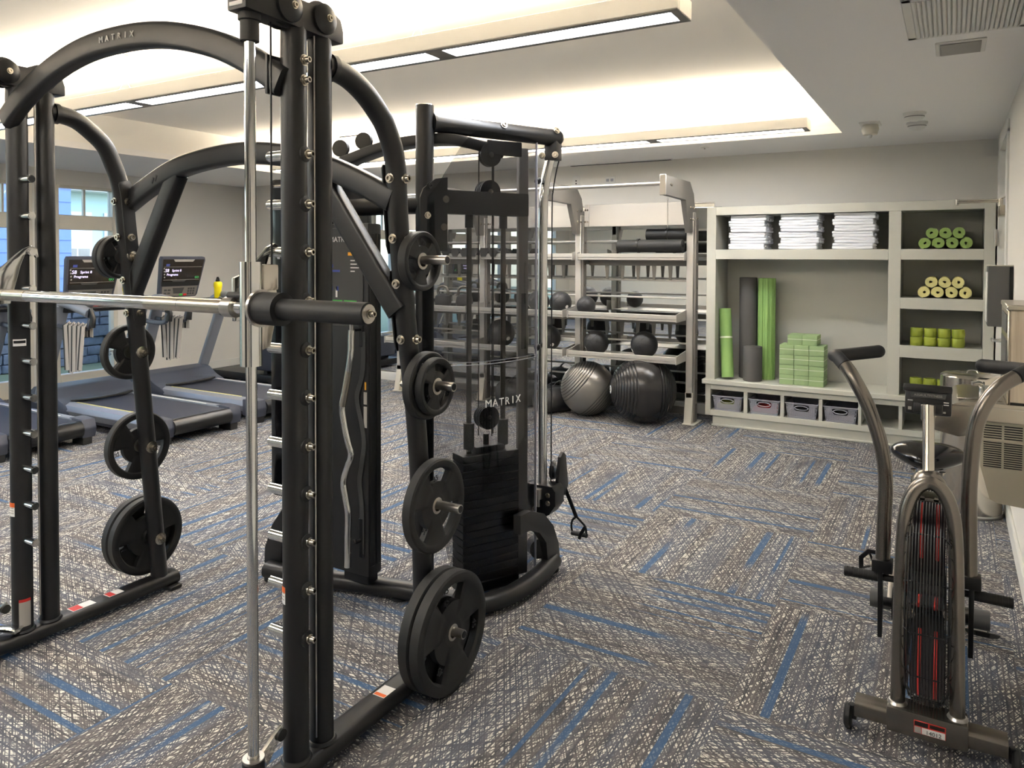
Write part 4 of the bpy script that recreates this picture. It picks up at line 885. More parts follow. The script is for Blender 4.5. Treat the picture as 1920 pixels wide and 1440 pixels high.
b = BM(); box(b, RX[3], RX[0], 7.18, 7.22, 0.06, 0.13, 0.004, 1); part('lower_beam', b, 'rackd', R_)
b = BM(); box(b, RX[0]+0.10, RX[0]+0.18, 7.42, 7.50, 0.02, 2.09, 0.004, 1); 
rp = solo('wall_channel', b, 'dkgrey', 'tall dark metal channel between the rack and the shelving', 'channel', loc=(RX[0]+0.14, 7.46, 0))
for k in range(7):
    b = BM(); cyl(b, (RX[0]+0.06, 7.43, 0.3+k*0.25), (RX[0]+0.115, 7.40, 0.3+k*0.25), 0.008, 8); part('peg', b, 'steel', rp)
t = thing('hanging_cord', 'pale cords with clips hanging at the right end of the rack', 'cord', (-2.04, 7.36, 0.15))
for k, (xx, z1) in enumerate(((-2.065, 0.3), (-2.04, 0.22), (-2.02, 0.42))):
    b = BM(); sweep(b, crom([(xx+0.012*math.sin(q*1.7+k), 7.37-0.004*k, 1.62-(1.62-z1)*q/7) for q in range(8)], 3), circ(0.0035, 6)); part('cord', b, 'paper', t)
b = BM(); sph(b, (-2.045, 7.366, 0.36), 0.02, 12, 8, 1.8); part('clip', b, 'offwhite', t)
b = BM(); sweep(b, crom([(-2.05, 7.366, 0.30), (-2.06, 7.366, 0.22), (-2.045, 7.366, 0.17), (-2.03, 7.366, 0.22), (-2.038, 7.366, 0.30)], 4), circ(0.005, 8)); part('hook', b, 'steel', t)
for x, lab in ((RX[0], 'short chain with a ring under the right rack arm'), (RX[1]-1.17, 'short chain with a ring under the rack arm seen through the shroud')):
    t = thing('chain', lab, 'chain', (x-0.01, 6.35, 1.95))
    for k in range(12):
        b = BM(); mm = Matrix.Translation((x-0.01, 6.36, 2.10-k*0.021)) @ Matrix.Rotation(PI/2*(k % 2), 4, 'Z')
        sweep(b, [mm @ Vector((0.006*math.cos(a), 0, 0.013*math.sin(a))) for a in [2*PI*i/10 for i in range(10)]], circ(0.0022, 6), closed=True); part('link', b, 'steel', t)

# medicine balls
G = 'medicine balls on the rack'
def med(x, y, zb, r, label):
    t = thing('medicine_ball', label, 'ball', (x, y, zb+r), group=G)
    b = BM(); sph(b, (x, y, zb+r), r, 32, 20); part('leather_body', b, 'medball', t, label=None)
    b = BM(); lathe(b, [(r*0.15, r*0.99), (0.0, r*1.003)], 16, axm((x, y, zb+r), (0.95*math.cos(x*9), -0.45, -0.35))); 
    o = part('weight_badge', b, 'paper', t)
    for a in (0.0, 1.05, 2.1):
        b = BM(); n_ = Vector((math.cos(a+0.4), 0.25*math.sin(a), math.sin(a+0.4))).normalized(); u_ = n_.orthogonal().normalized(); v_ = n_.cross(u_)
        sweep(b, [Vector((x, y, zb+r)) + (u_*math.cos(q)+v_*math.sin(q))*(r*1.0) for q in [2*PI*i/40 for i in range(40)]], circ(0.0012, 5), closed=True); part('seam', b, 'textdk', t)
zs2, zs3 = 1.032-0.022, 0.642-0.022
med(-3.155, 6.87, zs2, 0.095, 'smallest black medicine ball alone at the left of the middle shelf, right bay')
med(-3.04, 6.87, zs3, 0.122, 'left black medicine ball on the lower shelf, right bay')
med(-2.54, 6.87, zs3, 0.13, 'right black medicine ball on the lower shelf, right bay')
med(-3.455, 6.90, zs2, 0.115, 'right black medicine ball on the middle shelf beyond the chrome pole')
med(-3.72, 6.92, zs2, 0.115, 'black medicine ball on the middle shelf half hidden by the shroud edge')
med(-3.60, 6.90, zs3, 0.135, 'black medicine ball on the lower shelf just right of the chrome pole')
med(-4.18, 6.92, zs3, 0.15, 'large black medicine ball on the lower shelf seen through the shroud')
# rolled mats on the top shelf
for k, (y, z, x0, x1, lab) in enumerate(((6.99, 1.704, -2.86, -2.205, 'thick black rolled mat lying at the front of the top shelf'), (7.16, 1.815, -2.62, -2.21, 'black rolled mat lying behind and above another on the top shelf'))):
    t = thing('rolled_mat', lab, 'mat', ((x0+x1)/2, y, z), group='rolled mats on the rack')
    b = BM(); R = 0.068
    def spiral(x0, x1, r0, r1, turns, th, n=20):
        ps = [];  N_ = int(turns*n)
        for q in range(N_+1):
            a = 2*PI*q/n; r = r0+(r1-r0)*q/N_; ps.append((r, a))
        return [(math.cos(a)*(r+th/2), math.sin(a)*(r+th/2)) for r, a in ps] , [(math.cos(a)*(r-th/2), math.sin(a)*(r-th/2)) for r, a in ps]
    o_, i_ = spiral(x0, x1, 0.014, R-0.006, 4, 0.0115)
    vs_ = [[b.verts.new((xx, y+p[0], z+p[1])) for p in q] for xx in (x0, x1) for q in (o_, i_)]
    nn = len(o_)
    for q in range(nn-1):
        b.faces.new((vs_[0][q], vs_[0][q+1], vs_[2][q+1], vs_[2][q])); b.faces.new((vs_[1][q], vs_[1][q+1], vs_[3][q+1], vs_[3][q]))
        b.faces.new((vs_[0][q], vs_[0][q+1], vs_[1][q+1], vs_[1][q])); b.faces.new((vs_[2][q], vs_[2][q+1], vs_[3][q+1], vs_[3][q]))
    part('foam_roll', b, 'rubber', t)
    b = BM(); cyl(b, (x0+0.2, y, z), (x0+0.22, y, z), R+0.0015, 28); part('strap', b, 'black', t)
# kettlebells, dumbbells and bags seen through the shroud
t = thing('kettlebell', 'x', 'kettlebell', (0, 0, 0), group='kettlebells on the rack')
b = BM(); lathe(b, [(0, 0), (0.06, 0), (0.088, 0.03), (0.098, 0.08), (0.086, 0.14), (0.05, 0.165), (0, 0.17)], 26); part('bell', b, 'medball', t)
b = BM(); sweep(b, crom([(-0.055, 0, 0.14), (-0.068, 0, 0.19), (-0.052, 0, 0.235), (0, 0, 0.248), (0.052, 0, 0.235), (0.068, 0, 0.19), (0.055, 0, 0.14)], 5), circ(0.015, 12), up=(0, 1, 0)); part('handle', b, 'gunmetal', t)
t.location = (-4.93, 6.9, zs2); t['label'] = 'black kettlebell left of the shroud guide rods on the middle shelf'
dup(t, (-4.64, 6.9, zs2), (0, 0, 0.4), 'black kettlebell just right of another on the middle shelf behind the shroud')
dup(t, (-5.35, 6.9, zs2), (0, 0, 0.2), 'black kettlebell at the far left of the middle shelf')
dup(t, (-5.3, 6.9, zs3), (0, 0, 0.9), 'black kettlebell at the far left of the lower shelf')
t = thing('dumbbell', 'x', 'dumbbell', (0, 0, 0), group='dumbbells on the top rack shelf')
for s_ in (-1, 1):
    b = BM(); cyl(b, (0, s_*0.065, 0.055), (0, s_*0.13, 0.055), 0.055, 6); part('head', b, 'rubber', t, ang=20)
b = BM(); cyl(b, (0, -0.07, 0.055), (0, 0.07, 0.055), 0.015, 14); part('grip', b, 'steel', t)
for k in range(6):
    xx = -4.93+k*0.075 if k < 4 else -4.5+0.13*k-0.52
    lab = ['leftmost of the row', 'second from the left', 'third from the left', 'fourth from the left', 'fifth from the left', 'rightmost of the row'][k]
    if k == 0: t.location = (-4.93, 7.08, 1.585); t['label'] = 'black hex dumbbell on the top shelf, ' + lab
    else: dup(t, (-4.93+k*0.125, 7.08, 1.585), (0, 0, 0), 'black hex dumbbell on the top shelf, ' + lab)
def bag(x, y, rz, L_, r, label):
    t = thing('training_bag', label, 'bag', (x, y, r), rz, group='training bags on the floor')
    mm = Matrix.Translation((x, y, r)) @ Matrix.Rotation(rz, 4, 'Z') @ Matrix.Rotation(PI/2, 4, 'Y')
    b = BM(); lathe(b, [(0, -L_/2), (r*0.75, -L_/2), (r*0.97, -L_/2+0.04), (r, 0), (r*0.97, L_/2-0.04), (r*0.75, L_/2), (0, L_/2)], 24, mm); part('body', b, 'medball', t)
    for s_ in (-0.25, 0.25):
        b = BM(); lathe(b, [(r*1.0, s_*L_-0.015), (r*1.02, s_*L_-0.012), (r*1.02, s_*L_+0.012), (r*1.0, s_*L_+0.015)], 24, mm); part('webbing_band', b, 'dkgrey', t)
    b = BM(); sweep(b, crom([mm @ Vector(q) for q in ((-r, 0, -L_*0.25), (-r-0.04, 0, -L_*0.15), (-r-0.055, 0, 0), (-r-0.04, 0, L_*0.15), (-r, 0, L_*0.25))], 4), rrect(0.03, 0.006, 0.002, 1)); part('carry_strap', b, 'black', t)
bag(-3.50, 6.86, 1.0, 0.42, 0.125, 'black training bag on the floor left of the silver exercise ball')
bag(-3.62, 7.28, 0.5, 0.36, 0.10, 'black training bag behind another beside the silver exercise ball')
bag(-3.98, 6.95, 0.35, 0.46, 0.13, 'black training bag on the floor seen through the shroud lettering')
bag(-4.15, 7.30, 0.1, 0.40, 0.11, 'black training bag against the mirror seen through the shroud')

# ================================================================== EXERCISE BALLS
def gym(x, y, r, m, tilt, label):
    t = thing('exercise_ball', label, 'ball', (x, y, r), group='large exercise balls')
    prof = []; n = 260
    for i in range(n+1):
        a = PI*i/n; lat = a/PI
        g = 0.0
        for c0 in list(0.14+0.034*k for k in range(8)) + list(0.62+0.034*k for k in range(8)):
            dd = (lat-c0)/0.0055
            g -= 0.0045*math.exp(-dd*dd)
        prof.append(((r+g)*math.sin(a), -(r+g)*math.cos(a)))
    mm = axm((x, y, r), tilt)
    b = BM(); lathe(b, prof, 64, mm); part('ribbed_body', b, m, t, ang=60)
    for c0 in list(0.14+0.034*k for k in range(8)) + list(0.62+0.034*k for k in range(8)):
        b = BM(); a = PI*c0; q = r-0.0015; sweep(b, [mm @ Vector((q*math.sin(a)*math.cos(2*PI*i/56), q*math.sin(a)*math.sin(2*PI*i/56), -q*math.cos(a))) for i in range(56)], circ(0.0022, 6), closed=True); part('rib_groove', b, 'textdk', t)
    b = BM(); lathe(b, [(r*0.13, r*0.9925), (0.0, r*1.004)], 20, axm((x, y, r), -Vector(tilt))); vp = part('white_emblem', b, 'paper', t)
    mm2 = axm((x, y, r), -Vector(tilt)); b = text_bm('S', r*0.17, 0.001, mm2 @ Matrix.Translation((0, 0, r*1.006))); part('emblem_mark', b, 'textdk', t)
    return t
g1 = gym(-3.145, 6.90, 0.272, 'ballsilver', (0.62, 0.35, -0.62), 'silver grey ribbed exercise ball on the floor before the rack')
gym(-2.545, 6.86, 0.318, 'ballblack', (0.83, 0.55, -0.02), 'glossy black ribbed exercise ball on the floor before the rack')
# ================================================================== SHELVING UNIT
K = thing('shelving_unit', 'large grey green built in shelving unit with bench in the back right corner', 'shelving', (-0.86, 7.3, 0))
FY, BY = 7.07, 7.535
def bd(name, x0, x1, z0, z1, y0=FY, y1=BY-0.012, m='cab', bev=0.002, parent=None): return part(name, box(BM(), x0, x1, y0, y1, z0, z1, bev, 1), m, parent or K)
def fr(name, x0, x1, z0, z1): return bd(name, x0, x1, z0, z1, FY, FY+0.022)
# face frame
fr('stile', -2.0, -1.914, 0.44, 2.064); fr('stile', -0.459, -0.366, 0.44, 1.985); fr('stile', 0.223, 0.298, 0.44, 2.064)
fr('rail', -1.914, 0.223, 1.986, 2.064); fr('rail', -1.914, -0.459, 1.575, 1.665); fr('rail', -0.366, 0.223, 1.577, 1.666); fr('rail', -0.366, 0.223, 1.167, 1.261); fr('rail', -0.366, 0.223, 0.76, 0.861)
# carcass
def inn(name, x0, x1, z0, z1): return bd(name, x0, x1, z0, z1, FY+0.022, BY-0.012, 'cabin')
inn('side_panel', -2.0, -1.916, 0.44, 2.06); inn('side_panel', 0.225, 0.298, 0.44, 2.06); inn('partition', -0.457, -0.368, 0.44, 1.99)
inn('top_board', -1.916, 0.225, 1.988, 2.06); inn('shelf', -1.916, -0.457, 1.577, 1.664); inn('shelf', -0.368, 0.225, 1.579, 1.664); inn('shelf', -0.368, 0.225, 1.169, 1.259); inn('shelf', -0.368, 0.225, 0.762, 0.859)
bd('back_board', -2.0, 0.298, 0.44, 2.06, BY-0.012, BY, 'cabin')
bd('bench_top', -2.03, 0.30, 0.396, 0.441, FY-0.028, BY, 'cab', 0.005)
# bench below
fr('bench_stile', -2.002, -1.953, 0.10, 0.396); fr('bench_rail', -1.953, 0.298, 0.346, 0.396); fr('bench_rail', -1.953, 0.298, 0.10, 0.151)
DV = [(-1.645, -1.611), (-1.319, -1.287), (-0.995, -0.964), (-0.677, -0.652), (-0.367, -0.339), (-0.067, -0.04)]
for a, c in DV: bd('divider', a, c, 0.151, 0.346, FY, BY-0.012, 'cab')
bd('bench_floor', -2.0, 0.298, 0.102, 0.150, FY+0.022, BY-0.012, 'cab'); bd('bench_back', -2.0, 0.298, 0.10, 0.396, BY-0.012, BY, 'cabin'); bd('bench_side', -2.0, -1.955, 0.15, 0.396, FY+0.022, BY-0.012, 'cabin')
bd('toe_kick', -1.936, 0.298, 0.0, 0.10, FY+0.02, FY+0.04, 'cab'); bd('shoe_mould', -1.945, 0.298, 0.0, 0.02, FY+0.008, FY+0.02, 'cab', 0.004)

# towels
def towel_bm(w, d, h, seed):
    rr = random.Random(seed); b = BM()
    for z0, z1, dx, dy in ((0, h*0.5, 0, 0), (h*0.5, h, rr.uniform(-.006, .006), rr.uniform(0, .006))):
        box(b, -w/2+dx, w/2+dx, dy, d, z0+0.0005, z1, h*0.235, 4)
    bmesh.ops.subdivide_edges(b, edges=[e for e in b.edges if e.calc_length() > 0.1], cuts=5, use_grid_fill=True)
    for v in b.verts: v.co += Vector((rr.uniform(-.002, .002), rr.uniform(-.002, .002), rr.uniform(-.0014, .0014) + 0.002*math.sin(v.co.x*17+seed)))
    return b
proto = []
for k in range(3):
    t = thing('folded_towel', 'x', 'towel', (0, 0, 0), group='white towels on the top shelf')
    part('terry_cloth', towel_bm(0.325, 0.33, 0.0525, k+3), 'towel', t, ang=60)
    rr = random.Random(k+40); b = BM()
    for q in range(3): sph(b, (0.160+rr.uniform(-.008, .012), 0.05+q*0.05, 0.018+rr.uniform(-.008, .012)), rr.uniform(.008, .013), 10, 8)
    part('fringed_end', b, 'towel', t, kind='stuff'); proto.append(t)
used = [False]*3
pos = ['lowest', 'second from the bottom', 'third from the bottom', 'third from the top', 'second from the top', 'topmost']
for si, (xc, nm) in enumerate(((-1.638, 'left'), (-1.188, 'middle'), (-0.738, 'right'))):
    for k in range(6):
        p = (k+si) % 3; lab = 'white folded towel, %s in the %s stack on the top shelf' % (pos[k], nm)
        loc = (xc + (0.012 if k % 2 else -0.004), 7.10+0.004*((k*7) % 3), 1.6655+k*0.0528)
        if not used[p]: proto[p].location = loc; proto[p]['label'] = lab; used[p] = True
        else: dup(proto[p], loc, (0, 0, 0), lab)
# rolled yoga mats
def roll_bm(R, L_, turns, seed):
    b = BM(); n = 22; N_ = int(turns*n); th = (R-0.007)/turns*0.84; rr = random.Random(seed); ph = rr.uniform(0, 6)
    O, I = [], []
    for q in range(N_+1):
        a = 2*PI*q/n+ph; r = 0.007+th/2+(R-th-0.007)*q/N_
        O.append(((r+th/2)*math.cos(a), (r+th/2)*math.sin(a))); I.append(((r-th/2)*math.cos(a), (r-th/2)*math.sin(a)))
    V_ = [[b.verts.new((p[0], yy, p[1])) for p in q] for yy in (0, L_) for q in (O, I)]
    for q in range(N_):
        b.faces.new((V_[0][q], V_[0][q+1], V_[2][q+1], V_[2][q])); b.faces.new((V_[1][q], V_[1][q+1], V_[3][q+1], V_[3][q]))
        b.faces.new((V_[0][q], V_[0][q+1], V_[1][q+1], V_[1][q])); b.faces.new((V_[2][q], V_[2][q+1], V_[3][q+1], V_[3][q]))
    for e in (0, N_): b.faces.new((V_[0][e], V_[1][e], V_[3][e], V_[2][e]))
    return b
for zb, m_, col, where, grp in ((1.6665, 'matgreen', 'green', 'upper right cubby', 'green rolled mats in the cubby'), (1.2615, 'matyel', 'straw coloured', 'second cubby down', 'straw coloured rolled mats in the cubby')):
    R = 0.0485; src = None
    for k in range(7):
        if k < 4: x, z, lab = -0.193+k*0.0975, zb+R, ['leftmost', 'second from left', 'third from left', 'rightmost'][k] + ' of the bottom row'
        else: x, z, lab = -0.144+(k-4)*0.0975, zb+R+0.084, ['left one', 'middle one', 'right one'][k-4] + ' of the top row'
        lab = '%s rolled yoga mat, %s, %s' % (col, lab, where)
        if src is None:
            src = thing('rolled_yoga_mat', lab, 'mat', (0, 0, 0), group=grp); part('foam_sheet', roll_bm(R, 0.38, 4.5, 3), m_, src); src.location = (x, 7.10, z)
        else: dup(src, (x, 7.10+0.004*(k % 3), z), (0, k*0.9, 0.0), lab)
# lime ankle weights, stacked in pairs
def ankle():
    t = thing('ankle_weight', 'x', 'weight', (0, 0, 0), group='lime ankle weights')
    b = BM(); lathe(b, [(0.020, 0.008), (0.024, 0.001), (0.044, 0.0), (0.0478, 0.006), (0.0478, 0.066), (0.044, 0.072), (0.026, 0.072), (0.02, 0.066), (0.02, 0.008)], 28); part('padded_band', b, 'lime', t)
    b = BM(); sweep(b, [Vector((0.049*math.cos(a), 0.049*math.sin(a), 0.035)) for a in [-2.6+0.2*i for i in range(14)]], rrect(0.003, 0.03, 0.001, 1), up=(0, 0, 1)); part('closing_strap', b, 'lime', t)
    return t
src = ankle(); first = True
for zb, where, cols in ((0.8615, 'third cubby down', 4), (0.4415, 'lowest cubby', 4)):
    for c in range(cols):
        for lv in range(2):
            nm = ['leftmost', 'second from left', 'third from left', 'rightmost'][c]
            lab = 'lime ankle weight, %s one of the %s pair, %s' % ('upper' if lv else 'lower', nm, where)
            loc = (-0.245+c*0.1, 7.165-0.02*(1-lv), zb+0.0735*lv)
            if first: src.location = loc; src['label'] = lab; first = False
            else: dup(src, loc, (0, 0, 0.3*c+1.2*lv), lab)
# rollers, mats and blocks in the big niche
t = thing('foam_roller', 'tall charcoal foam roller standing at the back of the niche', 'foam roller', (-1.675, 7.35, 0.4415)); b = BM(); lathe(b, [(0, 0), (0.076, 0), (0.08, 0.004), (0.08, 0.954), (0.076, 0.96), (0.02, 0.96), (0.02, 0.93), (0, 0.93)], 30, Matrix.Translation((-1.675, 7.35, 0.4415))); part('foam_core', b, 'foamgrey', t)
t = thing('foam_roller', 'tall bright green ribbed foam roller standing in the niche', 'foam roller', (-1.505, 7.36, 0.4415))
b = BM(); rp_ = []
for i in range(96):
    a = 2*PI*i/96; r = 0.080 if math.cos(a*9) > -0.25 else 0.071; rp_.append((r*math.cos(a), r*math.sin(a)))
prism(b, rp_, 0.955, Matrix.Translation((-1.505, 7.36, 0.4415))); part('ribbed_foam', b, 'foamgreen', t, ang=25)
t = thing('foam_roller', 'short charcoal foam roller standing in front of the tall ones', 'foam roller', (-1.592, 7.185, 0.4415)); b = BM(); lathe(b, [(0, 0), (0.08, 0), (0.085, 0.004), (0.085, 0.316), (0.081, 0.322), (0.02, 0.322), (0.02, 0.31), (0, 0.31)], 30, Matrix.Translation((-1.592, 7.185, 0.4415))); part('foam_core', b, 'foamgrey', t)
t = thing('rolled_yoga_mat', 'green rolled yoga mat leaning upright at the left of the niche', 'mat', (-1.82, 7.17, 0.4415)); p0, p1 = Vector((-1.815, 7.16, 0.458)), Vector((-1.87, 7.25, 1.10)); b = BM(); cyl(b, p0, p1, 0.057, 26); part('foam_sheet', b, 'foamgreen', t)
b = BM(); q = p0.lerp(p1, 0.58); dd = (p1-p0).normalized(); cyl(b, q-dd*0.008, q+dd*0.008, 0.0585, 26); part('band', b, 'blockwhite', t)
src = thing('yoga_block', 'x', 'yoga block', (0, 0, 0), group='green yoga blocks')
b = BM(); box(b, -0.0625, 0.0625, 0, 0.225, 0.0005, 0.0895, 0.006, 2); part('foam_body', b, 'blockgreen', src)
b = BM(); box(b, -0.0628, 0.0628, -0.0006, 0.2256, 0.050, 0.054); part('pale_layer', b, 'blockwhite', src)
first = True
for r in range(4):
    for c in range(3):
        lab = 'green yoga block, %s column, %s row of the stack' % (['left', 'middle', 'right'][c], ['bottom', 'second', 'third', 'fourth'][r])
        loc = (-1.279+c*0.127, 7.12+0.003*((r+c) % 2), 0.4415+r*0.09)
        if first: src.location = loc; src['label'] = lab; first = False
        else: dup(src, loc, (0, 0, 0), lab)
for c in range(2): dup(src, (-1.215+c*0.127, 7.15, 0.4415+0.36), (0, 0, 0), 'green yoga block, %s one of the two on top of the stack' % ['left', 'right'][c])
# baskets in the bench
for k, (x0, x1) in enumerate(((-1.953, -1.645), (-1.611, -1.319), (-1.287, -0.995), (-0.964, -0.677))):
    xc = (x0+x1)/2; lab = ['with yellow green bands inside', 'with a pink band inside', 'with a white cord inside', 'with dark contents'][k]
    t = thing('plastic_basket', 'grey woven plastic basket %s, %s bench cubby' % (lab, ['first', 'second', 'third', 'fourth'][k]), 'basket', (xc, 7.2, 0.151), group='grey plastic baskets')
    wt, wb, z0, z1, y0, y1 = 0.135, 0.118, 0.152, 0.285, 7.085, 7.42
    b = BM(); prism(b, [(-wb, z0), (wb, z0), (wb, z0+0.006), (-wb, z0+0.006)], y1-y0-0.02, MX((xc, y0+0.01, 0), (1, 0, 0), (0, 0, 1), (0, 1, 0))); part('floor_panel', b, 'basket', t)
    for s_ in (-1, 1):
        b = BM(); prism(b, [(s_*wb, z0), (s_*wt, z1), (s_*(wt-0.004), z1), (s_*(wb-0.004), z0)], y1-y0-0.01, MX((xc, y0+0.005, 0), (1, 0, 0), (0, 0, 1), (0, 1, 0))); part('side_panel', b, 'basket', t)
    b = BM(); prism(b, [(-wb, z0), (wb, z0), (wt, z1), (-wt, z1)], 0.004, MX((xc, y1-0.004, 0), (1, 0, 0), (0, 0, 1), (0, 1, 0))); part('back_panel', b, 'basket', t)
    b = BM()
    for q in range(-8, 30):
        for s_ in (1, -1):
            xa = -wb*1.1+q*0.0125; za = z0; xb = xa+s_*(z1-z0)*0.9; zb = z1
            pa, pb = [xa, za], [xb, zb]
            t0, t1 = 0.0, 1.0
            # clip to the trapezoid
            ok = []
            for f_ in range(13):
                u_ = f_/12; xx, zz = xa+(xb-xa)*u_, za+(zb-za)*u_; lim = wb+(wt-wb)*u_-0.004
                inslot = abs(xx) < 0.058 and z0+0.075 < zz < z0+0.113
                ok.append(abs(xx) <= lim and not inslot)
            f_ = 0
            while f_ < 12:
                if ok[f_]:
                    g_ = f_
                    while g_ < 12 and ok[g_+1]: g_ += 1
                    if g_ > f_:
                        sweep(b, [(xc+xa+(xb-xa)*f_/12, y0+(0.0015 if s_ > 0 else -0.0005), za+(zb-za)*f_/12), (xc+xa+(xb-xa)*g_/12, y0+(0.0015 if s_ > 0 else -0.0005), za+(zb-za)*g_/12)], [(0.0022, 0.001), (-0.0022, 0.001), (-0.0022, -0.001), (0.0022, -0.001)], up=(0, 1, 0), caps=False)
                    f_ = g_+1
                else: f_ += 1
    part('woven_front', b, 'basket', t, flat=True, kind='stuff', recalc=False)
    b = BM(); sweep(b, [(xc-wt-0.004, y0-0.003, z1), (xc+wt+0.004, y0-0.003, z1), (xc+wt+0.004, y1, z1), (xc-wt-0.004, y1, z1)], rrect(0.008, 0.008, 0.002, 1), up=(0, 0, 1), closed=True); part('rim', b, 'basket', t)
    b = BM(); sweep(b, [(xc+0.056*math.cos(a)*(1 if abs(math.cos(a)) < .99 else 1)+(0.0), y0-0.003, z0+0.094+0.018*math.sin(a)) for a in [2*PI*i/24 for i in range(24)]], circ(0.0035, 8), up=(0, 1, 0), closed=True); part('handle_rim', b, 'basket', t)
    b = BM(); box(b, xc-wb+0.01, xc+wb-0.01, y0+0.03, y1-0.05, z0+0.007, z0+0.062, 0.025, 3); cm = ['lime', 'red', 'dkgrey', 'dark'][k]
    s2 = solo('exercise_band', b, cm, '%s exercise bands bundled inside the %s basket' % (['lime', 'red', 'dark grey', 'black'][k], ['first', 'second', 'third', 'fourth'][k]), 'band', loc=(xc, 7.2, z0))
# ================================================================== TREADMILLS
def treadmill(label, logo=True):
    t = thing('treadmill', label, 'treadmill', (0, 0, 0), group='treadmills facing the windows')
    b = BM(); box(b, 0.10, 1.95, -0.34, 0.34, 0.05, 0.165, 0.02, 2); part('deck_frame', b, 'treaddk', t)
    b = BM(); box(b, 0.02, 1.46, -0.275, 0.275, 0.165, 0.205, 0.015, 3); part('running_belt', b, 'belt', t)
    for s_ in (-1, 1):
        b = BM(); prism(b, [(s_*0.285, 0.12), (s_*0.285, 0.212), (s_*0.33, 0.216), (s_*0.385, 0.20), (s_*0.40, 0.15), (s_*0.37, 0.09)], 1.36, MX((0.12, 0, 0), (0, 1, 0), (0, 0, 1), (1, 0, 0)), 0.004); r_ = part('side_rail', b, 'treadlite', t)
        b = BM(); box(b, 0.30, 1.35, s_*0.292-0.006, s_*0.292+0.006, 0.213, 0.217); part('pale_stripe', b, 'matyel' if s_ > 0 else 'paper', r_)
        b = BM(); prism(b, [(-0.03, 0.06), (-0.045, 0.14), (-0.02, 0.215), (0.10, 0.222), (0.16, 0.218), (0.16, 0.06)], 0.115, MX((0, s_*0.345+0.0575, 0), (1, 0, 0), (0, 0, 1), (0, -1, 0)), 0.012); part('rear_cap', b, 'treaddk', t)
        b = BM(); box(b, -0.02, 0.14, s_*0.34-0.04, s_*0.34+0.04, 0.0, 0.06, 0.01); part('rear_foot', b, 'rubber', t)
        # upright and handrail loop
        b = BM(); sweep(b, [(1.78, s_*0.385, 0.20), (1.52, s_*0.40, 0.80), (1.38, s_*0.405, 1.13)], rrect(0.055, 0.13, 0.02, 3), up=(0, 1, 0)); part('upright', b, 'treadlite', t)
        b = BM(); sweep(b, crom([(1.56, s_*0.405, 1.10), (1.42, s_*0.405, 1.155), (1.25, s_*0.40, 1.14), (1.08, s_*0.39, 1.10), (0.98, s_*0.385, 1.07)], 4), rrect(0.075, 0.085, 0.025, 3), up=(0, 1, 0)); hr = part('handrail', b, 'treadlite', t)
        b = BM(); sweep(b, crom([(1.47, s_*0.405, 0.945), (1.25, s_*0.405, 0.925), (1.08, s_*0.395, 0.925), (1.0, s_*0.39, 0.95), (0.965, s_*0.385, 1.03)], 4), rrect(0.045, 0.04, 0.014, 3), up=(0, 1, 0)); part('lower_grip', b, 'tread', hr)
        b = BM(); sweep(b, [(0.99, s_*0.385, 1.10), (0.945, s_*0.385, 1.02), (0.955, s_*0.385, 0.95)], rrect(0.08, 0.035, 0.014, 3), up=(0, 1, 0)); part('end_cap', b, 'black', hr)
    b = BM(); cyl(b, (0.005, -0.29, 0.135), (0.005, 0.29, 0.135), 0.068, 26); part('rear_roller_cover', b, 'black', t)
    b = BM(); prism(b, [(1.32, 0.17), (1.40, 0.215), (1.50, 0.25), (1.62, 0.33), (1.74, 0.355), (1.88, 0.33), (2.02, 0.24), (2.06, 0.12), (2.0, 0.05), (1.32, 0.05)], 0.80, MX((0, 0.40, 0), (1, 0, 0), (0, 0, 1), (0, -1, 0)), 0.025); part('motor_hood', b, 'tread', t)
    b = BM(); sweep(b, crom([(1.44, -0.30, 0.222), (1.36, -0.15, 0.226), (1.335, 0, 0.228), (1.36, 0.15, 0.226), (1.44, 0.30, 0.222)], 4), rrect(0.05, 0.025, 0.01, 2), up=(0, 0, 1)); part('hood_lip', b, 'black', t)
    b = BM(); box(b, 1.30, 1.60, -0.40, 0.40, 1.06, 1.12, 0.02, 2); box(b, 1.22, 1.34, -0.22, 0.22, 1.07, 1.105, 0.015, 2); tr = part('accessory_tray', b, 'black', t)
    b = BM(); cyl(b, (1.22, -0.38, 1.10), (1.22, 0.38, 1.10), 0.017, 14); part('sensor_bar', b, 'black', tr)
    b = BM(); box(b, 1.21, 1.24, -0.05, 0.0, 1.112, 1.122, 0.003, 1); part('sensor_badge', b, 'amber', tr)
    b = BM(); box(b, 1.24, 1.31, 0.05, 0.16, 1.106, 1.116, 0.003, 1); part('stop_key', b, 'red', tr)
    # console: local frame, facing the runner (-x) and tilted back
    cm = Matrix.Translation((1.57, 0, 1.36)) @ Matrix.Rotation(math.radians(-14), 4, 'Y')
    cm = cm @ MX((0, 0, 0), (0, -1, 0), (0, 0, 1), (-1, 0, 0))      # u right of runner, v up, w towards runner
    W2 = 0.275
    b = BM(); prism(b, [(-W2*0.80, -0.23), (W2*0.80, -0.23), (W2*0.86, -0.20), (W2, 0.19), (W2*0.96, 0.225), (-W2*0.96, 0.225), (-W2, 0.19), (-W2*0.86, -0.20)], 0.05, cm @ Matrix.Translation((0, 0, -0.05)), 0.012); co = part('console_shell', b, 'treaddk', t)
    def pan(name, u0, u1, v0, v1, m_, w_=0.003, taper=0.0):
        b = BM(); prism(b, [(u0+taper, v0), (u1-taper, v0), (u1, v1), (u0, v1)], 0.003, cm @ Matrix.Translation((0, 0, w_))); return part(name, b, m_, co, flat=True)
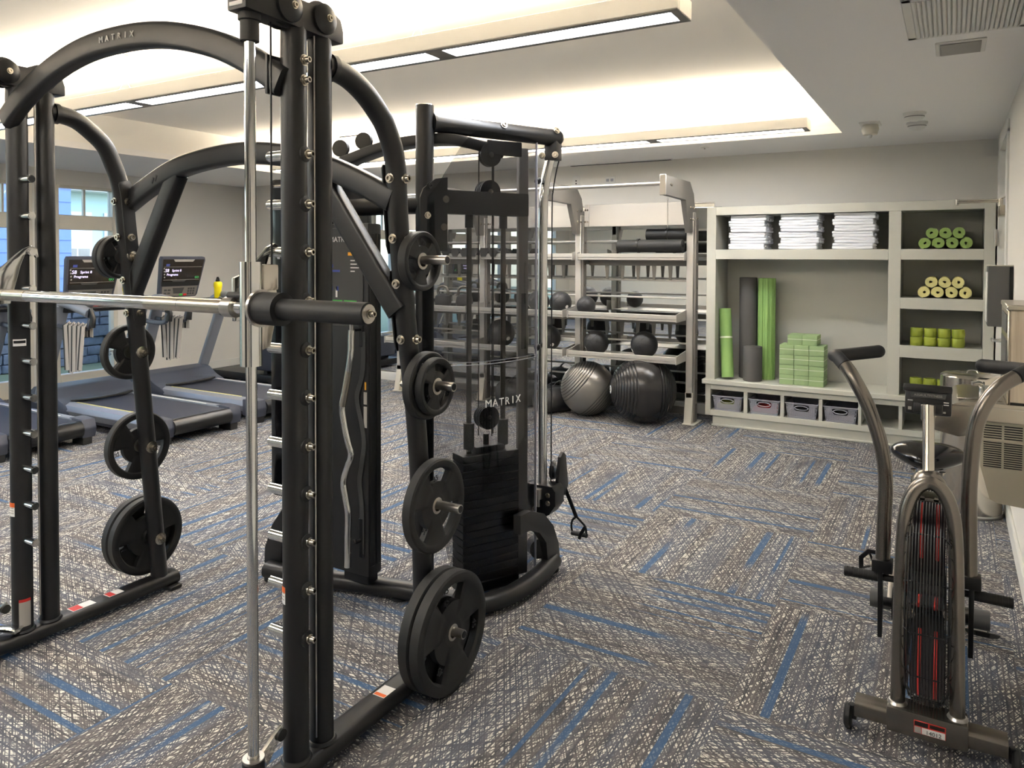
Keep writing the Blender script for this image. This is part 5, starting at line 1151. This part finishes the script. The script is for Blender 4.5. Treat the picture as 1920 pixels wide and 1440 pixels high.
    pan('screen', -W2*0.92, W2*0.92, -0.05, 0.20, 'screen', 0.001, 0.02); pan('shelf_slot', -W2*0.86, W2*0.86, -0.10, -0.05, 'dark', 0.001, 0.008); pan('keypad', -W2*0.80, W2*0.80, -0.215, -0.105, 'rackd', 0.001, 0.012)
    pan('keypad_display', -0.09, 0.05, -0.185, -0.12, 'dkgrey', 0.004, 0.02)
    for q in range(3):
        for r_ in range(3): pan('key', 0.10+q*0.032, 0.12+q*0.032, -0.20+r_*0.028, -0.18+r_*0.028, 'dkgrey', 0.004); 
    for q in range(2):
        for r_ in range(2): pan('key', -0.19+q*0.045, -0.16+q*0.045, -0.19+r_*0.035, -0.17+r_*0.035, 'dkgrey', 0.004)
    pan('stop_button', 0.05, 0.09, -0.212, -0.19, 'red', 0.005); pan('start_button', 0.0, 0.04, -0.212, -0.19, 'green', 0.005)
    pan('screen_bar', -W2*0.85, W2*0.85, 0.115, 0.117, 'greyprint', 0.004); pan('screen_bar', -W2*0.8, W2*0.8, -0.030, -0.028, 'greyprint', 0.004); pan('menu_tab', -0.12, 0.06, -0.052, -0.03, 'dkgrey', 0.004, 0.02); pan('speaker_slot', -0.13, 0.13, 0.175, 0.20, 'greyprint', 0.004, 0.02)
    if logo:
        pan('menu_icon', -0.21, -0.17, 0.125, 0.15, 'blueprint', 0.004)
        b = text_bm('S8', 0.05, 0.0006, cm @ Matrix.Translation((-0.19, 0.075, 0.005))); text_bm('Sprint 8', 0.036, 0.0006, cm @ Matrix.Translation((-0.075, 0.075, 0.005)), bm=b); text_bm('Programs', 0.036, 0.0006, cm @ Matrix.Translation((-0.12, 0.03, 0.005)), bm=b)
        part('screen_lettering', b, 'screen_on', co, flat=True)
        for q in range(4): pan('screen_icon', -0.235+q*0.006, -0.222+q*0.006, 0.09-q*0.032, 0.105-q*0.032, 'greyprint', 0.004)
        b = text_bm('GO', 0.034, 0.0006, cm @ Matrix.Translation((0.19, -0.005, 0.005))); part('go_lettering', b, 'screen_green', co, flat=True)
    return t
TM = treadmill('blue grey treadmill with lit console in front of the window, middle one')
TPOS = {'mid': (-5.69, 4.31, PI), 'far': (-5.70, 5.31, PI), 'near': (-6.30, 3.31, PI)}
TSX = 1.03
def put(o, k): o.location = TPOS[k][:2] + (0,); o.rotation_euler = (0, 0, TPOS[k][2]); o.scale = (TSX, 1, 1)
put(TM, 'mid')
put(dup(TM, (0, 0, 0), (0, 0, 0), 'blue grey treadmill farthest from the camera beside the beige wall'), 'far')
t = dup(TM, (0, 0, 0), (0, 0, 0), 'blue grey treadmill nearest the camera, its rear roller behind the left post'); put(t, 'near')
def tw(k, x, y, z):
    lx, ly, rz = TPOS[k]; x *= TSX; return Vector((lx+x*math.cos(rz)-y*math.sin(rz), ly+x*math.sin(rz)+y*math.cos(rz), z))
# bottles on the treadmill trays
def bottle(p, label):
    t = thing('sports_bottle', label, 'bottle', p, group='yellow sports bottles')
    b = BM(); lathe(b, [(0, 0), (0.036, 0), (0.040, 0.006), (0.040, 0.10), (0.042, 0.115), (0.046, 0.125), (0.046, 0.165), (0.040, 0.178), (0.025, 0.184), (0, 0.184)], 26, Matrix.Translation(p)); part('bottle_body', b, 'yellow', t)
    b = BM(); lathe(b, [(0, 0.184), (0.024, 0.184), (0.024, 0.205), (0.012, 0.21), (0.012, 0.235), (0, 0.238)], 18, Matrix.Translation(p)); 
    for a in range(4): box(b, p[0]+0.016*math.cos(a*1.6)-0.005, p[0]+0.016*math.cos(a*1.6)+0.005, p[1]+0.016*math.sin(a*1.6)-0.005, p[1]+0.016*math.sin(a*1.6)+0.005, p[2]+0.195, p[2]+0.225, 0.002, 1)
    part('spout_cap', b, 'black', t)
bottle(tw('mid', 1.43, -0.27, 1.119), 'yellow sports bottle with black cap half hidden by the left plate post')
bottle(tw('far', 1.43, -0.36, 1.119), 'yellow sports bottle with black cap standing clear against the beige wall')
# straps hanging over the handrails
def straps(k, s_, label):
    p = tw(k, 1.14, s_*0.40, 0.955); t = thing('exercise_straps', label, 'strap', p)
    rr = random.Random(5); d = Vector((math.cos(TPOS[k][2]), math.sin(TPOS[k][2]), 0)); n_ = Vector((-d.y, d.x, 0))
    for q in range(5):
        u = -0.15+q*0.072; L_ = rr.uniform(0.32, 0.44); sp = (q-2)*0.012; oo = n_*(0.032 if s_ > 0 else -0.032)*(1 if q % 2 else 1.15)
        path = [p+d*u+oo*-1+Vector((0, 0, -0.10)), p+d*u+oo*-1, p+d*u+Vector((0, 0, 0.012)), p+d*u+oo, p+d*(u-sp)+oo*1.1+Vector((0, 0, -L_*0.5)), p+d*(u-sp*1.8)+oo*1.2+Vector((0, 0, -L_))]
        b = BM(); sweep(b, path, rrect(0.048, 0.008, 0.002, 1), up=n_); part('strap_band', b, 'strap', t)
        b = BM(); sweep(b, [x_+d*0.036 for x_ in path], rrect(0.022, 0.0085, 0.002, 1), up=n_); part('dark_edge', b, 'black', t)
straps('mid', 1, 'grey straps with black edges over the middle treadmill handrail'); straps('far', 1, 'grey straps with black edges over the far treadmill handrail')
# low black step by the far wall
t = thing('exercise_step', 'low black exercise bench with dark pad near the far left corner', 'bench', (-7.4, 6.6, 0))
b = BM(); box(b, -8.3, -6.95, 6.45, 6.9, 0.03, 0.12, 0.02); part('base_plate', b, 'black', t)
b = BM(); box(b, -7.55, -6.98, 6.5, 6.85, 0.16, 0.46, 0.03, 3); part('pad', b, 'belt', t)
for xx in (-7.4, -7.1):
    b = BM(); box(b, xx-0.03, xx+0.03, 6.55, 6.8, 0.11, 0.17); part('leg', b, 'black', t)
for xx in (-8.1, -7.2):
    b = BM(); box(b, xx-0.05, xx+0.05, 6.46, 6.88, 0.0, 0.03); part('foot', b, 'rubber', t)

# ================================================================== AIR BIKE
K2 = thing('air_bike', 'grey upright fan bike with caged wheel facing the camera at the right', 'exercise bike', (-0.055, 3.2, 0))
cx = -0.052
b = BM(); sweep(b, [(-0.262, 2.775, 0.078), (0.172, 2.775, 0.078)], rrect(0.075, 0.055, 0.012, 3), up=(0, 0, 1)); fb = part('front_foot_bar', b, 'gunmetal', K2)
for x in (-0.283, 0.193):
    b = BM(); lathe(b, [(0, -0.012), (0.03, -0.012), (0.04, -0.006), (0.041, 0.006), (0.03, 0.012), (0, 0.012)], 26, axm((x, 2.76, 0.0415), (1, 0, 0))); wh = part('transport_wheel', b, 'rubber', K2)
    b = BM(); cyl(b, (x-0.014, 2.76, 0.0415), (x+0.014, 2.76, 0.0415), 0.008, 12); box(b, min(x, x*0.9), max(x, x*0.9), 2.75, 2.77, 0.035, 0.085, 0.003, 1); part('axle', b, 'black', wh)
b = BM(); box(b, -0.165, 0.066, 2.728, 2.742, 0.045, 0.125, 0.008, 2); box(b, -0.165, 0.066, 2.73, 2.83, 0.107, 0.118, 0.004, 1); pl_ = part('fork_plate', b, 'gunmetal', K2)
b = BM(); box(b, -0.085, 0.005, 2.7255, 2.728, 0.065, 0.106, 0.001, 1); st = part('asset_sticker', b, 'red', pl_)
b = BM(); box(b, -0.083, -0.045, 2.7245, 2.7255, 0.090, 0.104); part('logo_field', b, 'textdk', st)
b = BM(); box(b, -0.040, 0.002, 2.7245, 2.7255, 0.092, 0.103); part('print_field', b, 'screen', st)
b = BM(); box(b, -0.062, 0.003, 2.7245, 2.7255, 0.067, 0.087); part('number_field', b, 'paper', st)
part('number', text_bm('14012', 0.018, 0.0003, MX((-0.029, 2.7242, 0.0745), (1, 0, 0), (0, 0, 1), (0, -1, 0))), 'textdk', st, flat=True)
b = BM(); box(b, -0.083, -0.064, 2.7245, 2.7255, 0.067, 0.087); part('logo_field', b, 'greyprint', st)
fk = crom([(-0.136, 2.785, 0.085), (-0.133, 2.785, 0.30), (-0.130, 2.785, 0.50), (-0.125, 2.785, 0.68), (-0.115, 2.79, 0.775), (-0.090, 2.795, 0.838), (-0.052, 2.80, 0.862), (-0.015, 2.795, 0.842), (0.010, 2.79, 0.785), (0.022, 2.785, 0.70), (0.029, 2.785, 0.50), (0.033, 2.785, 0.30), (0.037, 2.785, 0.085)], 5)
b = BM(); sweep(b, fk, circ(0.0225, 20), up=(0, 1, 0)); part('fork_tube', b, 'gunmetal', K2)
for x in (-0.136, 0.037):
    b = BM(); lathe(b, [(0.022, 0), (0.031, 0.0), (0.026, 0.008), (0.0225, 0.009)], 20, Matrix.Translation((x, 2.785, 0.118))); part('weld_collar', b, 'steel', pl_)
for x, z in ((-0.105, 0.42), (0.008, 0.44)):
    b = BM(); hexbolt(b, (x, 2.80, z), (0, -1, 0), 0.012, 0.012); part('cage_bolt', b, 'bolt', K2)
# fan cage
CY, CZ, CR, CW = 2.95, 0.44, 0.35, 0.060
for k in range(15):
    u = -1+2*k/14; rr = CR*(1-0.10*abs(u)**5); n = 56
    b = BM(); sweep(b, [(cx+CW*u, CY+rr*math.cos(2*PI*i/n), CZ+rr*math.sin(2*PI*i/n)) for i in range(n)], circ(0.0021, 6), up=(1, 0, 0), closed=True); part('cage_wire', b, 'black', K2)
for s_ in (-1, 1):
    for q in range(7):
        rr = CR*(0.88-0.115*q); n = 40; b = BM(); sweep(b, [(cx+s_*(CW+0.006*math.sin(q*0.5)), CY+rr*math.cos(2*PI*i/n), CZ+rr*math.sin(2*PI*i/n)) for i in range(n)], circ(0.0021, 6), up=(1, 0, 0), closed=True); part('cage_wire', b, 'black', K2)
for a in range(14):
    an = 2*PI*a/14; c_, s_ = math.cos(an), math.sin(an)
    b = BM(); sweep(b, [(cx-CW-0.003, CY+0.08*c_, CZ+0.08*s_), (cx-CW-0.003, CY+CR*0.88*c_, CZ+CR*0.88*s_), (cx-CW*0.7, CY+(CR-0.006)*c_, CZ+(CR-0.006)*s_), (cx+CW*0.7, CY+(CR-0.006)*c_, CZ+(CR-0.006)*s_), (cx+CW+0.003, CY+CR*0.88*c_, CZ+CR*0.88*s_), (cx+CW+0.003, CY+0.08*c_, CZ+0.08*s_)], circ(0.0028, 6), up=(0, -s_, c_)); part('cage_stay', b, 'black', K2)
b = BM(); cyl(b, (cx-0.05, CY, CZ), (cx+0.05, CY, CZ), 0.07, 24); part('fan_hub', b, 'black', K2)
for a in range(5):
    mm = Matrix.Translation((cx, CY, CZ)) @ Matrix.Rotation(2*PI*a/5+math.radians(238-0), 4, 'X')
    b = BM(); box(b, -0.048, 0.048, 0.07, 0.325, -0.003, 0.003, mx=mm); bl = part('fan_blade', b, 'black', K2)
    for s_ in (-1, 1):
        b = BM(); box(b, s_*0.024-0.005, s_*0.024+0.005, 0.12, 0.328, -0.006, 0.006, 0.002, 1, mm); part('red_vane', b, 'red', bl)
b = BM(); box(b, cx-0.055, cx+0.055, 2.79, 2.87, 0.80, 0.815, 0.004, 1); cyl(b, (cx-0.02, 2.79, 0.81), (cx-0.02, 2.80, 0.81), 0.008, 10); cyl(b, (cx+0.02, 2.79, 0.81), (cx+0.02, 2.80, 0.81), 0.008, 10); part('cage_bracket', b, 'gunmetal', K2)
# mast, console, seat
b = BM(); lathe(b, [(0.0, 0), (0.052, 0), (0.052, 0.022), (0.034, 0.045), (0.02, 0.052), (0, 0.052)], 26, Matrix.Translation((cx-0.005, 2.86, 0.835))); part('mast_collar', b, 'gunmetal', K2)
b = BM(); sweep(b, [(cx-0.005, 2.86, 0.85), (cx-0.008, 2.93, 1.0), (cx-0.010, 2.965, 1.085)], circ(0.0185, 18), up=(1, 0, 0)); part('console_mast', b, 'stainless', K2)
cm = Matrix.Translation((-0.064, 3.0, 1.10)) @ Matrix.Rotation(math.radians(-12), 4, 'X')
b = BM(); box(b, -0.072, 0.072, -0.012, 0.03, -0.052, 0.046, 0.012, 2, cm); co = part('console_case', b, 'black', K2)
b = BM(); box(b, -0.078, 0.074, -0.018, 0.032, 0.025, 0.052, 0.01, 2, cm); part('console_hood', b, 'black', co)
b = BM(); prism(b, [(-0.052, 0.005), (0.052, 0.005), (0.056, 0.022), (-0.056, 0.022)], 0.003, cm @ MX((0, -0.0125, 0), (1, 0, 0), (0, 0, 1), (0, -1, 0))); part('name_strip', b, 'dkgrey', co)
part('lettering', text_bm('ASSAULTFITNESS', 0.0115, 0.0003, cm @ MX((0, -0.0165, 0.0135), (1, 0, 0), (0, 0, 1), (0, -1, 0))), 'greyprint', co, flat=True)
for u, v, w2, h2, m_ in ((-0.055, -0.006, 0.016, 0.003, 'paper'), (0.055, -0.006, 0.016, 0.003, 'paper'), (0.055, -0.014, 0.016, 0.003, 'paper'), (-0.056, -0.034, 0.011, 0.011, 'greyprint'), (0.05, -0.04, 0.008, 0.006, 'greyprint')):
    b = BM(); box(b, u-w2/2, u+w2/2, -0.0135, -0.012, v-h2/2, v+h2/2, mx=cm); part('print_mark', b, m_, co, flat=True)
b = BM(); box(b, -0.045, 0.045, -0.022, -0.010, -0.048, -0.012, 0.006, 2, cm); part('battery_hatch', b, 'black', co)
b = BM(); box(b, -0.022, 0.022, -0.036, -0.018, -0.075, -0.016, 0.012, 3, cm); part('mast_bracket', b, 'gunmetal', co)
b = BM(); sc_ = bmesh.new(); bmesh.ops.create_uvsphere(sc_, u_segments=36, v_segments=20, radius=1.0)
for v in sc_.verts:
    x, y, z = v.co; wdt = 0.135*(1-0.28*max(0, -y)**1.3) if True else 0.13
    wdt = 0.135*(0.55+0.45*min(1, (y+1.05)/0.9))
    v.co = Vector((x*wdt, y*0.135, z*0.048 + 0.012*abs(x) - 0.012*max(0, -y)))
merge(b, sc_, Matrix.Translation((-0.072, 3.47, 0.795))); se = part('saddle', b, 'blackgloss', K2, ang=80)
b = BM(); cyl(b, (-0.068, 3.48, 0.30), (-0.068, 3.48, 0.765), 0.019, 16); part('seat_post', b, 'steel', K2)
for s_ in (-0.05, 0.05):
    b = BM(); hexbolt(b, (-0.07+s_, 3.40, 0.752), (0, 0, -1), 0.008, 0.012); part('seat_bolt', b, 'bolt', se)
b = BM(); sweep(b, [(cx, 2.80, 0.075), (cx, 3.3, 0.045), (cx, 3.72, 0.07)], rrect(0.05, 0.06, 0.012, 2), up=(1, 0, 0)); sweep(b, [(cx, 3.72, 0.08), (cx-0.01, 3.55, 0.32), (cx-0.012, 3.46, 0.42)], rrect(0.05, 0.06, 0.012, 2), up=(1, 0, 0)); part('main_frame', b, 'gunmetal', K2)
b = BM(); sweep(b, [(-0.28, 3.72, 0.068), (0.14, 3.72, 0.068)], circ(0.036, 20), up=(0, 0, 1)); rb = part('rear_foot_bar', b, 'gunmetal', K2)
for x0, x1 in ((-0.295, -0.215), (0.10, 0.16)):
    b = BM(); cyl(b, (x0, 3.72, 0.068), (x1, 3.72, 0.068), 0.041, 20); part('end_cap', b, 'darkbox', rb)
# swing arms with grips, links, pegs and pedals
for s_, pts, grip in (('l', [(-0.207, 3.10, 0.43), (-0.204, 3.10, 0.62), (-0.201, 3.10, 0.77), (-0.218, 3.10, 0.90), (-0.262, 3.11, 1.035), (-0.315, 3.13, 1.135), (-0.35, 3.16, 1.18)], [(-0.35, 3.16, 1.178), (-0.385, 3.20, 1.208), (-0.397, 3.235, 1.206), (-0.375, 3.27, 1.205), (-0.25, 3.36, 1.219)]),
                      ('r', [(0.071, 3.10, 0.43), (0.066, 3.10, 0.66), (0.066, 3.10, 0.812), (0.079, 3.10, 0.985), (0.107, 3.11, 1.08), (0.152, 3.13, 1.145), (0.20, 3.16, 1.180)], [(0.20, 3.16, 1.180), (0.235, 3.20, 1.198), (0.252, 3.235, 1.197), (0.24, 3.27, 1.193), (0.108, 3.36, 1.188)])):
    b = BM(); sweep(b, crom(pts, 6), circ(0.0255, 20), up=(0, 1, 0)); ha = part('swing_arm', b, 'gunmetal', K2)
    b = BM(); sweep(b, grip[:3], circ(0.026, 18)); sweep(b, grip[2:], circ(0.0255, 18)); sph(b, grip[-1], 0.0255, 18, 12); sph(b, grip[2], 0.0258, 18, 12); part('foam_grip', b, 'rubber', ha)
    x = pts[0][0]; sg = -1 if s_ == 'l' else 1
    b = BM(); prism(b, [(3.075, 0.47), (3.125, 0.47), (3.135, 0.34), (3.12, 0.19), (3.09, 0.18), (3.075, 0.34)], 0.016, YZ(x+sg*0.006-0.008), 0.003); part('link_bar', b, 'black', ha)
    b = BM(); box(b, x-0.035, x+0.035, 3.07, 3.13, 0.43, 0.475, 0.006, 2); part('clamp_block', b, 'black', ha)
    b = BM(); cyl(b, (x+sg*0.01, 3.10, 0.405), (x+sg*0.13, 3.10, 0.402), 0.0185, 18); cyl(b, (x-sg*0.05, 3.10, 0.405), (x+sg*0.02, 3.10, 0.405), 0.012, 14); fp = part('foot_peg', b, 'rubber', K2)
    for q in range(6):
        b = BM(); cyl(b, (x+sg*(0.03+q*0.017), 3.10, 0.404), (x+sg*(0.036+q*0.017), 3.10, 0.404), 0.0195, 18); part('peg_rib', b, 'black', fp)
    b = BM(); cyl(b, (x-sg*0.055, 3.185, 0.28), (x-sg*0.03, 3.185, 0.28), 0.06, 24); cyl(b, (x-sg*0.07, 3.185, 0.28), (x+sg*0.0, 3.185, 0.28), 0.018, 14); part('crank_disc', b, 'black', K2)
    yy, zz = (3.33, 0.36) if s_ == 'l' else (3.25, 0.21)
    b = BM(); sweep(b, [(x-sg*0.025, 3.185, 0.28), (x-sg*0.025, yy, zz)], rrect(0.014, 0.03, 0.004, 2), up=(1, 0, 0)); cyl(b, (x-sg*0.03, yy, zz), (x+sg*0.06, yy, zz), 0.011, 12); cr2 = part('crank_arm', b, 'steel', K2)
    oc = [(0.052*math.cos(PI/8+PI/4*i), 0.062*math.sin(PI/8+PI/4*i)) for i in range(8)]
    pm = Matrix.Translation((x+sg*0.045, yy, zz)) @ Matrix.Rotation(0.2 if s_ == 'l' else 1.2, 4, 'X')
    b = BM(); sweep(b, [pm @ Vector((p[0], 0, p[1])) for p in oc], rrect(0.018, 0.009, 0.002, 1), up=(0, 1, 0), closed=True)
    for q in range(4): cyl(b, pm @ Vector((oc[q*2][0], 0, oc[q*2][1])), pm @ Vector((0, 0, 0)), 0.005, 8)
    part('pedal_cage', b, 'black', cr2)
    b = BM(); cyl(b, (x+sg*0.0, yy, zz), (x+sg*0.008, yy, zz), 0.013, 14); part('reflector', b, 'orange', cr2)

# ================================================================== RIGHT WALL FIXTURES
t = thing('litter_bin', 'tall round stainless steel litter bin between the shelving and drinking fountain', 'bin', (0.125, 5.5, 0))
bx, by = 0.122, 5.52
b = BM(); lathe(b, [(0, 0.006), (0.166, 0.006), (0.166, 0.02), (0.170, 0.02), (0.170, 0.77), (0, 0.77)], 48, Matrix.Translation((bx, by, 0))); part('drum', b, 'stainless', t)
b = BM(); lathe(b, [(0, 0), (0.176, 0), (0.178, 0.01), (0.174, 0.02), (0, 0.02)], 48, Matrix.Translation((bx, by, 0))); part('base_ring', b, 'steel', t)
b = BM(); lathe(b, [(0.171, 0.772), (0.175, 0.775), (0.175, 0.855), (0.165, 0.865), (0.08, 0.880), (0.06, 0.872), (0, 0.870)], 48, Matrix.Translation((bx, by, 0))); li = part('lid', b, 'stainless', t)
b = BM(); sweep(b, crom([(bx-0.03, by, 0.872), (bx-0.02, by, 0.888), (bx+0.02, by, 0.888), (bx+0.03, by, 0.872)], 4), circ(0.004, 8)); part('lid_handle', b, 'chrome', li)
b = BM(); box(b, bx+0.06-0.001, bx+0.06+0.001, by-0.175, by-0.16, 0.78, 0.845); part('lid_seam', b, 'dark', li)
t = thing('drinking_fountain', 'wall mounted stainless drinking fountain with louvred side and bottle filling tower', 'drinking fountain', (0.2, 4.1, 0.5))
FYN, FYF = 3.85, 4.36
b = BM(); prism(b, [(0.118, 0.885), (0.119, 0.69), (0.156, 0.548), (0.185, 0.535), (XR-0.001, 0.525), (XR-0.001, 0.885)], FYF-FYN, MX((0, FYN, 0), (1, 0, 0), (0, 0, 1), (0, 1, 0)), 0.004); cb2 = part('cooler_body', b, 'taupe', t)
for cx0, cx1 in ((0.131, 0.197), (0.206, 0.272)):
    for q in range(6): part('louvre_slot', box(BM(), cx0+0.0*q, cx1, FYN-0.0015, FYN+0.002, 0.868-q*0.0105, 0.873-q*0.0105), 'dark', cb2, flat=True)
    for q in range(12): part('louvre_slot', box(BM(), cx0, cx1, FYN-0.0015, FYN+0.002, 0.795-q*0.0095, 0.7995-q*0.0095), 'dark', cb2, flat=True)
b = BM(); prism(b, [(0.119, 0.80), (0.119, 0.806), (0.29, 0.806), (0.29, 0.80)], 0.003, MX((0, FYN-0.003, 0), (1, 0, 0), (0, 0, 1), (0, 1, 0))); part('trim_line', b, 'satin', cb2)
b = BM(); prism(b, [(-0.058, 0.828), (-0.062, 0.855), (-0.055, 0.885), (0.02, 0.955), (0.06, 0.968), (XR-0.001, 0.968), (XR-0.001, 0.887), (0.118, 0.887), (0.066, 0.815), (0.035, 0.808)], FYF-FYN+0.03, MX((0, FYN-0.01, 0), (1, 0, 0), (0, 0, 1), (0, 1, 0)), 0.008); bs_ = part('basin', b, 'satin', t)
b = BM(); box(b, 0.03, 0.20, FYN+0.06, FYF-0.06, 0.9685, 0.971, 0.001, 1); part('basin_grid', b, 'stainless', bs_)
b = BM(); prism(b, [(-0.047, 0.862), (0.0, 0.905), (0.005, 0.90), (-0.042, 0.856)], 0.30, MX((0, FYN+0.08, 0), (1, 0, 0), (0, 0, 1), (0, 1, 0))); part('push_bar', b, 'stainless', bs_)
b = BM(); sweep(b, crom([(0.13, 4.12, 0.968), (0.13, 4.12, 1.0), (0.115, 4.11, 1.015), (0.09, 4.10, 1.01)], 4), circ(0.012, 14)); part('bubbler', b, 'chrome', bs_)
b = BM(); box(b, -0.01, 0.32, FYN-0.014, FYN-0.009, 0.945, 0.951); part('apron_edge', b, 'stainless', bs_)
b = BM(); box(b, 0.222, XR-0.001, FYN, FYF-0.05, 0.97, 1.372, 0.003, 1); bf = part('filler_tower', b, 'beige_reflection', t)
b = BM(); box(b, 0.212, 0.222, FYN-0.002, FYF-0.048, 0.97, 1.372, 0.003, 1); part('front_panel', b, 'satin', bf)
b = BM(); box(b, 0.208, XR-0.001, FYN-0.006, FYF-0.044, 1.372, 1.396, 0.004, 1); part('top_cap', b, 'satin', bf)
b = BM(); box(b, 0.209, 0.212, FYN+0.05, FYF-0.12, 1.27, 1.35, 0.002, 1); part('display_panel', b, 'darkbox', bf)
b = BM(); box(b, 0.209, 0.212, FYN+0.04, FYF-0.10, 1.02, 1.24, 0.012, 2); part('filling_recess', b, 'darkbox', bf)
b = BM(); sph(b, (0.222, FYN-0.004, 1.12), 0.005, 10, 8); part('cover_screw', b, 'chrome', bf)
b = BM(); box(b, 0.225, XR-0.001, FYN-0.002, FYN+0.0, 0.968, 0.978); part('shadow_gap', b, 'dark', bf)
t = thing('wall_dispenser', 'charcoal wall mounted box with pale left edge beside the door', 'dispenser', (0.26, 5.5, 1.17))
b = BM(); box(b, 0.195, XR-0.001, 5.45, 5.65, 1.175, 1.545, 0.006, 2); part('housing', b, 'darkbox', t)
b = BM(); box(b, 0.188, 0.195, 5.46, 5.64, 1.20, 1.51, 0.003, 1); part('front_edge', b, 'white', t)
b = BM(); box(b, 0.19, XR-0.001, 5.445, 5.655, 1.545, 1.552, 0.002, 1); part('lid', b, 'offwhite', t)
b = BM(); box(b, XR-0.02, XR-0.001, 5.44, 5.45, 1.18, 1.54, 0.002, 1); part('mount_edge', b, 'dark', t)
